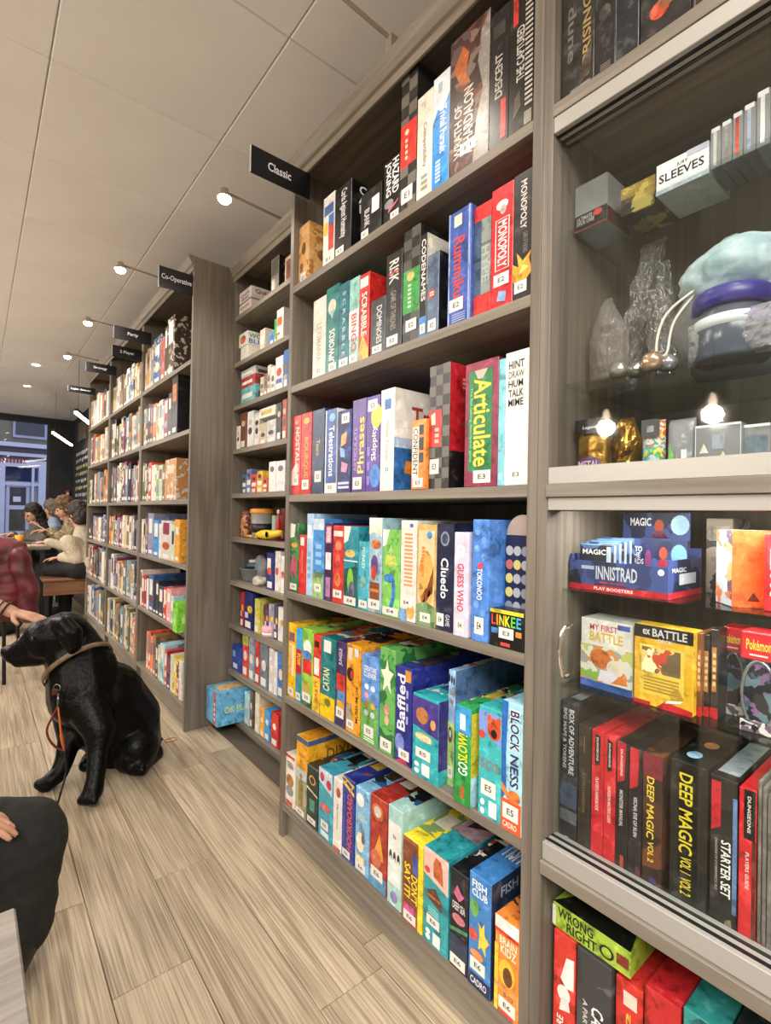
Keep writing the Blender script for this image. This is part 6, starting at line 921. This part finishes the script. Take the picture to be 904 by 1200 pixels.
def person(label, J, top, trousers, shoes, hair, hairpts, hairmat, voxel=.008, sleeve=1.0, skin=None, facing=None, hands=(), glasses=False, foot=None, baggy=1):
    V = Vector; J = {k: V(v) for k, v in J.items()}; f = V(facing).normalized(); c = []
    hd, nk, ch, pe = J['head'], J['neck'], J['chest'], J['pelvis']; up = (hd-nk).normalized(); rt = f.cross(up).normalized(); f2 = up.cross(rt).normalized()
    c += [(hd+up*.035-f2*.012, .078, hd-up*.02+f2*.012, .07), (hd-up*.04+f2*.03, .055, hd-up*.085+f2*.045, .032), (hd-up*.05, .055, nk, .052), (nk, .055, ch, .11), (ch, .13, pe, .13)]
    c += [(hd+f2*.072+up*.01, .010, hd+f2*.088-up*.022, .0125)]                       # nose
    c += [(hd+rt*s*.078+up*.015-f2*.005, .012, hd+rt*s*.08-up*.018-f2*.005, .011) for s in (-1, 1)]
    for s in 'LR':
        c += [(ch+(J['sh'+s]-ch)*.4, .09, J['sh'+s], .058), (J['sh'+s], .052, J['el'+s], .04), (J['el'+s], .039, J['wr'+s], .026), (pe, .12, J['hi'+s], .1), (J['hi'+s], .085, J['kn'+s], .058), (J['kn'+s], .055, J['an'+s], .038), (J['an'+s], .038, J['an'+s]+(V(foot) if foot else V((f.x, f.y, 0))).normalized()*.15-V((0, 0, .035)), .03)]
    for h in hands: c += hand(*h)
    body = fuse('person', c, [], skin or SKIN, voxel, 3); tag(body, label, 'person')
    t = [(nk-up*.02, .07, ch, .15), (ch, .165, pe, .165)]
    for s in 'LR':
        sl = J['el'+s].lerp(J['wr'+s], sleeve); t += [(ch, .13, J['sh'+s], .078), (J['sh'+s], .076, J['el'+s], .06), (J['el'+s], .058, sl, .046)]
    def wrinkle(co, n): return co+n*(noise.noise(co*14)*.006+noise.noise(co*30)*.003)
    fuse('top', t, [], top, .012, 4, body, .5, wrinkle)
    tr = []
    for s in 'LR': tr += [(pe, .155, J['hi'+s], .125), (J['hi'+s], .11*baggy, J['kn'+s], .08*baggy), (J['kn'+s], .078*baggy, J['an'+s], .06*baggy)]
    fuse('trousers', tr, [], trousers, .012, 4, body, .5, wrinkle)
    for s in 'LR':
        fd = (V(foot) if foot else V((f.x, f.y, 0))).normalized(); a = J['an'+s]; fuse('shoe', [(a-V((0, 0, .02)), .056, a+fd*.15-V((0, 0, .04)), .046)], [], shoes, .01, 2, body)
    if hairpts: fuse('hair', [(hd+up*a[0]+f2*a[1]+rt*a[2], a[3], hd+up*b[0]+f2*b[1]+rt*b[2], b[3]) for a, b in hairpts], [], hairmat, .01, 2, body, .5, lambda co, n: co+n*(noise.noise(co*30)*.012+noise.noise(co*70)*.006))
    for s in (-1, 1):
        e = obj('eye', lathe(bmesh.new(), [(.001, -.008), (.006, -.005), (.008, 0), (.006, .005), (.001, .008)], 10), plain('#1c1410', .2), body, True); e.location = hd+f2*.07+rt*s*.03+up*.012
    fuse('mouth', [(hd+f2*.078-up*.055-rt*.02, .006, hd+f2*.084-up*.055, .007), (hd+f2*.084-up*.055, .007, hd+f2*.078-up*.055+rt*.02, .006)], [], plain('#8a4a42', .5), .003, 1, body)
    if glasses:
        for s in (-1, 1):
            g0 = hd+f2*.092+rt*s*.032+up*.012; obj('glasses_rim', tube(bmesh.new(), [g0+(rt*math.cos(a)+up*math.sin(a)*.8)*.024 for a in [2*math.pi*k/14 for k in range(15)]], .0022, 5, False), plain('#1a1614', .3), body, True)
            obj('glasses_arm', tube(bmesh.new(), [g0+rt*s*.024, hd+rt*s*.083+up*.02], .002, 5), plain('#1a1614', .3), body)
    return body
BOB = [((.06, -.02, 0, .095), (.0, -.04, 0, .095))]
def seated(px, z, hz, f, lean=0, wscale=1, armsp=None, y_off=0):
    pass
def sit(c, hz, f, seat=.45, lean=.08, rh=None, lh=None):     # joints of someone sitting at c = (x, y), looking along f
    f = Vector((f[0], f[1], 0)).normalized(); r = f.cross(Vector((0, 0, 1))); pe = Vector((c[0], c[1], seat+.1)); ch = Vector((c[0], c[1], hz-.38))+f*lean; nk = Vector((c[0], c[1], hz-.13))+f*lean*1.3; hd = Vector((c[0], c[1], hz))+f*(lean*1.6+.02)
    J = dict(head=hd, neck=nk, chest=ch, pelvis=pe)
    for s, k in ((-1, 'L'), (1, 'R')):
        J['sh'+k] = ch+r*s*.18+Vector((0, 0, .12)); J['hi'+k] = pe+r*s*.1-Vector((0, 0, .02))+f*.05; J['kn'+k] = Vector((c[0], c[1], seat+.06))+f*.44+r*s*.12; J['an'+k] = Vector((c[0], c[1], .09))+f*.42+r*s*.12
        w = (rh if k == 'R' else lh) or (Vector((c[0], c[1], seat+.2))+f*.36+r*s*.1); J['wr'+k] = Vector(w); m = J['sh'+k].lerp(J['wr'+k], .5); J['el'+k] = m+Vector((0, 0, -.09))+r*s*.06
    return J, f, r
# ---- the group round the far table
TBX, TBY = -.68, 6.35
tb = empty('cafe_table', (TBX, TBY, 0)); tag(tb, 'dark wooden table where the seated group plays', 'table')
box('table_top', -.5, .42, -.55, .55, .715, .74, wood('dark_table', '#4c4238', '#6a5d4e', 1), tb, .003)
for sx in (-.44, .36):
    for sy in (-.48, .48): box('leg', sx-.02, sx+.02, sy-.02, sy+.02, 0, .715, BLACK, tb)
def chair(x, y, rz, label):
    r = empty('cafe_chair', (x, y, 0), rz); tag(r, label, 'chair', 'plywood chairs at the far table'); PLY = wood('brown_plywood', '#5a3a26', '#7d5638', 0)
    box('seat', -.2, .2, -.2, .2, .435, .452, PLY, r, .005); box('backrest', -.19, .19, .19, .205, .56, .8, PLY, r, .004)
    for a in (-.17, .17):
        obj('leg', tube(bmesh.new(), [(a, -.17, .435), (a*1.1, -.2, 0)], .011), BLACK, r); obj('leg', tube(bmesh.new(), [(a, .197, .78), (a, .18, .435), (a*1.1, .22, 0)], .011), BLACK, r)
    return r
bn = empty('plywood_bench', (.0, 5.78, 0)); tag(bn, 'brown plywood bench beside the bookcases under the person in cream', 'bench'); PLY2 = wood('brown_plywood', '#5a3a26', '#7d5638', 0)
box('seat', -.34, .34, -.2, .2, .425, .455, PLY2, bn, .008); box('apron', -.33, .33, -.195, -.175, .30, .424, PLY2, bn, .004)
for sx in (-.3, .3):
    for sy in (-.165, .17): box('leg', sx-.015, sx+.015, sy-.01, sy+.015, 0, .424, BLACK, bn)
chair(.07, 6.62, -1.45, 'plywood chair under the person in patterned jumper'); chair(-.12, 7.38, 2.6-math.pi,  'plywood chair under the person with glasses'); chair(.14, 8.35, -1.4,  'plywood chair under the grey haired person')
CREAM = noisy('cream_knit', '#a89c85', '#c6baa2', 90, .9, .4); PATT = art(['#3a2c1c', '#6a5530', '#b09a6a', '#54422a', '#857048'], 30); GREYT = noisy('grey_jumper', '#4a4842', '#5c5a52', 60, .9, .3); BLK = plain('#101013', .8); DK = noisy('dark_denim', '#14161c', '#1d2028', 60, .85, .2)
HB = lambda a, b, s: noisy('hair_'+a.strip('#'), a, b, s, .6, .5)
# person in cream, back towards the room
def sit_head(h, f, seat, lean, **k):
    fv = Vector((f[0], f[1], 0)).normalized(); c = h-fv*(lean*1.6+.02); return sit((c.x, c.y), h.z, f, seat, lean, **k)
J, f, r = sit_head(dep(91, 604, 5.0), (-.62, .78), .455, .1, rh=(-.26, 6.1, .775), lh=dep(72, 653, 4.85)); J['elL'] = dep(90, 655, 4.8)
person('person in a cream jumper with dark curly hair, back turned, beside the bookcases', J, CREAM, BLK, BLK, 1, [((.05, -.03, 0, .1), (-.01, -.05, 0, .098)), ((.03, -.06, .05, .06), (-.05, -.05, -.04, .065))], HB('#17110d', '#3a2c20', 60), facing=f+Vector((0, 0, -.25)), hands=[(J['wrL'], Vector((-.8, .5, -.1)), Vector((0, 0, -1)), .95, .4), (J['wrR'], Vector((-.7, .6, -.05)), Vector((0, 0, -1)), .95, .4)], sleeve=.95)
# person in the patterned jumper reading a card
J, f, r = sit_head(dep(75, 597, 5.6), (-1, -.12), .455, .12, rh=dep(55, 623, 5.55), lh=dep(57, 622, 5.4))
person('person in a patterned brown jumper with wavy hair, reading a white card', J, PATT, DK, BLK, 1, [((.06, -.03, 0, .1), (-.02, -.05, 0, .1)), ((.02, -.05, .06, .055), (-.1, -.05, .06, .05)), ((.02, -.05, -.06, .055), (-.1, -.05, -.06, .05))], HB('#3a2616', '#7a5836', 50), facing=f+Vector((0, 0, -.35)), hands=[(J['wrL'], Vector((-1, .15, .1)), Vector((0, 0, -1)), .95, .6), (J['wrR'], Vector((-1, -.1, .1)), Vector((0, 0, -1)), .95, .6)], sleeve=.92)
cardo = box('game_card', -.09, .09, -.06, .06, 0, .004, WHITE); cardo.location = dep(46, 617, 5.42); cardo.rotation_euler = (0, .6, .1); tag(cardo, 'white card held up by the person in patterned jumper', 'card')
# person with glasses
J, f, r = sit_head(dep(38, 603, 6.1), (-.9, -.45), .455, .1, rh=dep(14, 626, 5.75), lh=dep(24, 634, 5.6))
person('person with glasses and long dark hair in a grey top, far side of table', J, GREYT, DK, BLK, 1, [((.05, -.03, 0, .095), (-.05, -.05, 0, .09)), ((-.02, -.05, .05, .05), (-.2, -.05, .07, .04)), ((-.02, -.05, -.05, .05), (-.2, -.05, -.07, .04))], HB('#120d0a', '#241a14', 40), facing=f+Vector((0, 0, -.2)), hands=[(J['wrL'], Vector((-1, -.2, 0)), Vector((0, 0, -1)), .9, .4), (J['wrR'], Vector((-1, -.3, 0)), Vector((0, 0, -1)), .9, .4)], glasses=True, sleeve=.9)
# grey-haired person behind
J, f, r = sit_head(dep(59, 597, 7.1), (-1, .15), .455, .06)
person('grey haired person in pale blue collar behind the wavy haired one', J, plain('#8fa2b8', .8), DK, BLK, 1, [((.05, -.03, 0, .1), (-.04, -.05, 0, .1))], HB('#4a4038', '#7a6e62', 50), facing=f, hands=[(J['wrL'], f, Vector((0, 0, -1)), .9, .4), (J['wrR'], f, Vector((0, 0, -1)), .9, .4)])
# table things
zt = .7405
cup = empty('orange_cup', (at(26, 640, 2, zt).x, at(26, 637, 2, zt).y, zt)); tag(cup, 'orange yellow cup standing on the far table', 'cup'); obj('body', lathe(bmesh.new(), [(.03, 0), (.035, .003), (.04, .09), (.036, .09), (.03, .006), (.001, .006)], 18), plain('#e39a1e', .4), cup, True)
obj('handle', tube(bmesh.new(), smoothpath([(-.037, 0, .07), (-.06, 0, .06), (-.06, 0, .03), (-.034, 0, .02)]), .005, 6), plain('#e39a1e', .4), cup, True)
for x, y, w_, d_, h_, c, lb, rz in ((-1.0, 6.2, .2, .14, .05, '#8a1f2c', 'maroon game box on the far table near the window side', .2), (-.66, 6.2, .24, .18, .03, '#5f86b8', 'blue and white open game box on the far table', -.2), (-.42, 5.98, .26, .2, .012, '#b9ab92', 'tan game board spread on the far table edge', .1), (-1.0, 6.55, .12, .12, .06, '#c9ccd4', 'white box at the back of the far table', .4)):
    o = box('game_box' if 'box' in lb else 'game_board', -w_/2, w_/2, -d_/2, d_/2, 0, h_, printed(c), None, .002); o.location = (x, y, zt+.0005); o.rotation_euler = (0, 0, rz); tag(o, lb, 'board game'); flat('printed_panel', lambda u, v, w_=w_, d_=d_, h_=h_: Vector((-w_*.4+w_*.8*u, -d_*.4+d_*.8*v, h_+.0006)), [[(0, 0), (1, 0), (1, 1), (0, 1)]], art(['#e4ddd0', '#b8a88a', '#7f9ab8', '#d8d4cc'], 24), o)
bag = blob('black_bag', noisy('black_nylon', '#0e0e10', '#17181b', 20, .7, .4), 'black bag slumped on the floor under the far table', 'bag', (-.62, 5.55, .0005), (.15, .13, .17), .25, 3, 6)
obj('bag_strap', tube(bmesh.new(), smoothpath([(-.1, 0, .24), (-.05, -.02, .33), (.05, -.02, .33), (.1, 0, .24)]), .01, 6), plain('#131316', .7), bag, True)
# maroon padded coat over a chair back
ch2 = chair(-.80, 4.2, 2.9, 'plywood chair with a maroon padded coat over its back')
ch2['group'] = 'plywood chairs at the far table'
MAR = noisy('maroon_nylon', '#4a1018', '#6a1a24', 12, .5, .35)
cc = [];  cx, cy = -.80+.04, 4.2-.21
for k in range(7):
    z = .85-.065*k; wdt = .19+.012*k; cc += [(Vector((cx-wdt, cy-.015*k, z)), .055, Vector((cx+wdt*.72, cy-.01*k, z-.01)), .055)]
    cc += [(Vector((cx+wdt*.75, cy+.02, z-.03)), .05, Vector((cx+wdt*.8, cy-.03, z-.04)), .05)]
cc += [(Vector((cx-.12, cy+.04, .875)), .05, Vector((cx+.1, cy+.04, .875)), .05)]
coat = fuse('padded_coat', cc, [], MAR, .012, 2, None, .5, lambda co, n: co+n*(noise.noise(co*11)*.018+noise.noise(co*26)*.006)); tag(coat, 'maroon quilted padded coat hung over a chair back at the left edge', 'coat')
slv = fuse('sleeve', [(Vector((cx+.15, cy-.06, .80)), .06, Vector((cx+.19, cy-.1, .62)), .06), (Vector((cx+.19, cy-.1, .62)), .06, Vector((cx+.2, cy-.11, .46)), .05)], [], MAR, .012, 2, coat, .5, lambda co, n: co+n*(noise.noise(co*13)*.016))
# ---- person stroking the dog (mostly beyond the left edge of the frame)
wr = dep(14, 717, 2.2); tip = dep(56, 727, 2.2)
J, f, r = sit((-1.55, 3.05), 1.2, (.62, -.78), .46, .12)
J['shL'] = Vector((-1.33, 3.05, 1.0)); J['wrL'] = wr; J['elL'] = Vector((-1.06, 2.86, .86))
J['wrR'] = J['knR']+Vector((0, 0, .12))-f*.08; J['elR'] = J['shR'].lerp(J['wrR'], .5)+Vector((-.08, 0, -.05))
pt = person('person reaching in from the left edge to stroke the dog, bare forearm', J, plain('#5a2030', .8), DK, BLK, 1, BOB, HB('#2a1c12', '#4a3422', 40), voxel=.0055, facing=f, hands=[(wr, tip-wr, Vector((0, 0, -1)), 1, .22, -1), (J['wrR'], f, Vector((0, 0, -1)), 1, .3)], sleeve=.02)
band('bracelet', wr.lerp(J['elL'], .06), wr-J['elL'], .031, .031, .008, .003, plain('#1d1a18', .4), pt); band('bracelet', wr.lerp(J['elL'], .11), wr-J['elL'], .033, .033, .006, .003, plain('#2a2420', .4), pt)
chair(-1.6, 3.1, 3.6, 'plywood chair of the person stroking the dog')
# ---- person seated at the left foreground: knee in dark trousers, hand on thigh
kn = dep(24, 988, 1.2); f = Vector((.93, -.1, 0)).normalized()
J, f, r = sit((kn.x-.46, kn.y), 1.2, f, .46, .06)
J['knL'] = kn; J['anL'] = dep(20, 1140, 1.2); J['anL'].z = .1; J['hiL'] = kn-f*.42+Vector((0, 0, .075)); J['knR'] = kn-f*.26+r*.1; J['anR'] = Vector((J['knR'].x-.12, J['knR'].y, .1)); J['hiR'] = J['hiL']-f*.16+r*.12
J['wrL'] = dep(-102, 972, 1.03); J['elL'] = J['wrL']-f*.2+Vector((0, 0, .1)); J['wrR'] = J['hiR']+f*.12+Vector((0, 0, .13))
TRS = noisy('olive_black_trousers', '#0f0e0a', '#191712', 45, .9, .25)
J['pelvis'] = J['hiR'].lerp(J['hiL'], .5)+Vector((0, 0, .03))
person('person seated at the lower left in dark olive trousers, hand on thigh', J, noisy('charcoal_jumper', '#26262a', '#303036', 50, .9, .2), TRS, plain('#1a1612', .6), 1, BOB, HB('#20160f', '#3a2a1c', 40), voxel=.0055, facing=f, hands=[(J['wrL'], f+Vector((0, 0, -.1)), Vector((0, 0, -1)), 1.05, .45, -1), (J['wrR'], f, Vector((0, 0, -1)), 1, .3)], foot=(-.4, -.9, 0), baggy=1.25)
sp = J['pelvis']
st = empty('stool', (sp.x-.03, sp.y, 0)); tag(st, 'round dark stool under the person at the lower left', 'stool'); obj('seat', lathe(bmesh.new(), [(.17, .40), (.18, .41), (.18, .43), (.16, .44), (.001, .44)], 24), plain('#3a2c22', .5), st, True)
for k in range(4): a = math.pi/4+k*math.pi/2; obj('leg', tube(bmesh.new(), [(.12*math.cos(a), .12*math.sin(a), .405), (.17*math.cos(a), .17*math.sin(a), 0)], .012), BLACK, st)
# ---- corner of a grey table in the left foreground
tz = .66; tc_ = at(18, 1062, 2, tz); te = at(37, 1200, 2, tz)
g = empty('grey_table', (tc_.x, tc_.y, 0)); g.rotation_euler = (0, 0, math.atan2(te.x-tc_.x, tc_.y-te.y)); tag(g, 'grey wood topped table whose corner shows at the lower left', 'table')
box('table_top', -.62, 0, -.85, 0, tz-.03, tz, wood('grey_table_top', '#6d665f', '#8a837b', 0, 80), g, .002)
for sx in (-.57, -.05):
    for sy in (-.8, -.08): box('leg', sx-.02, sx+.02, sy-.02, sy+.02, 0, tz-.03, BLACK, g)
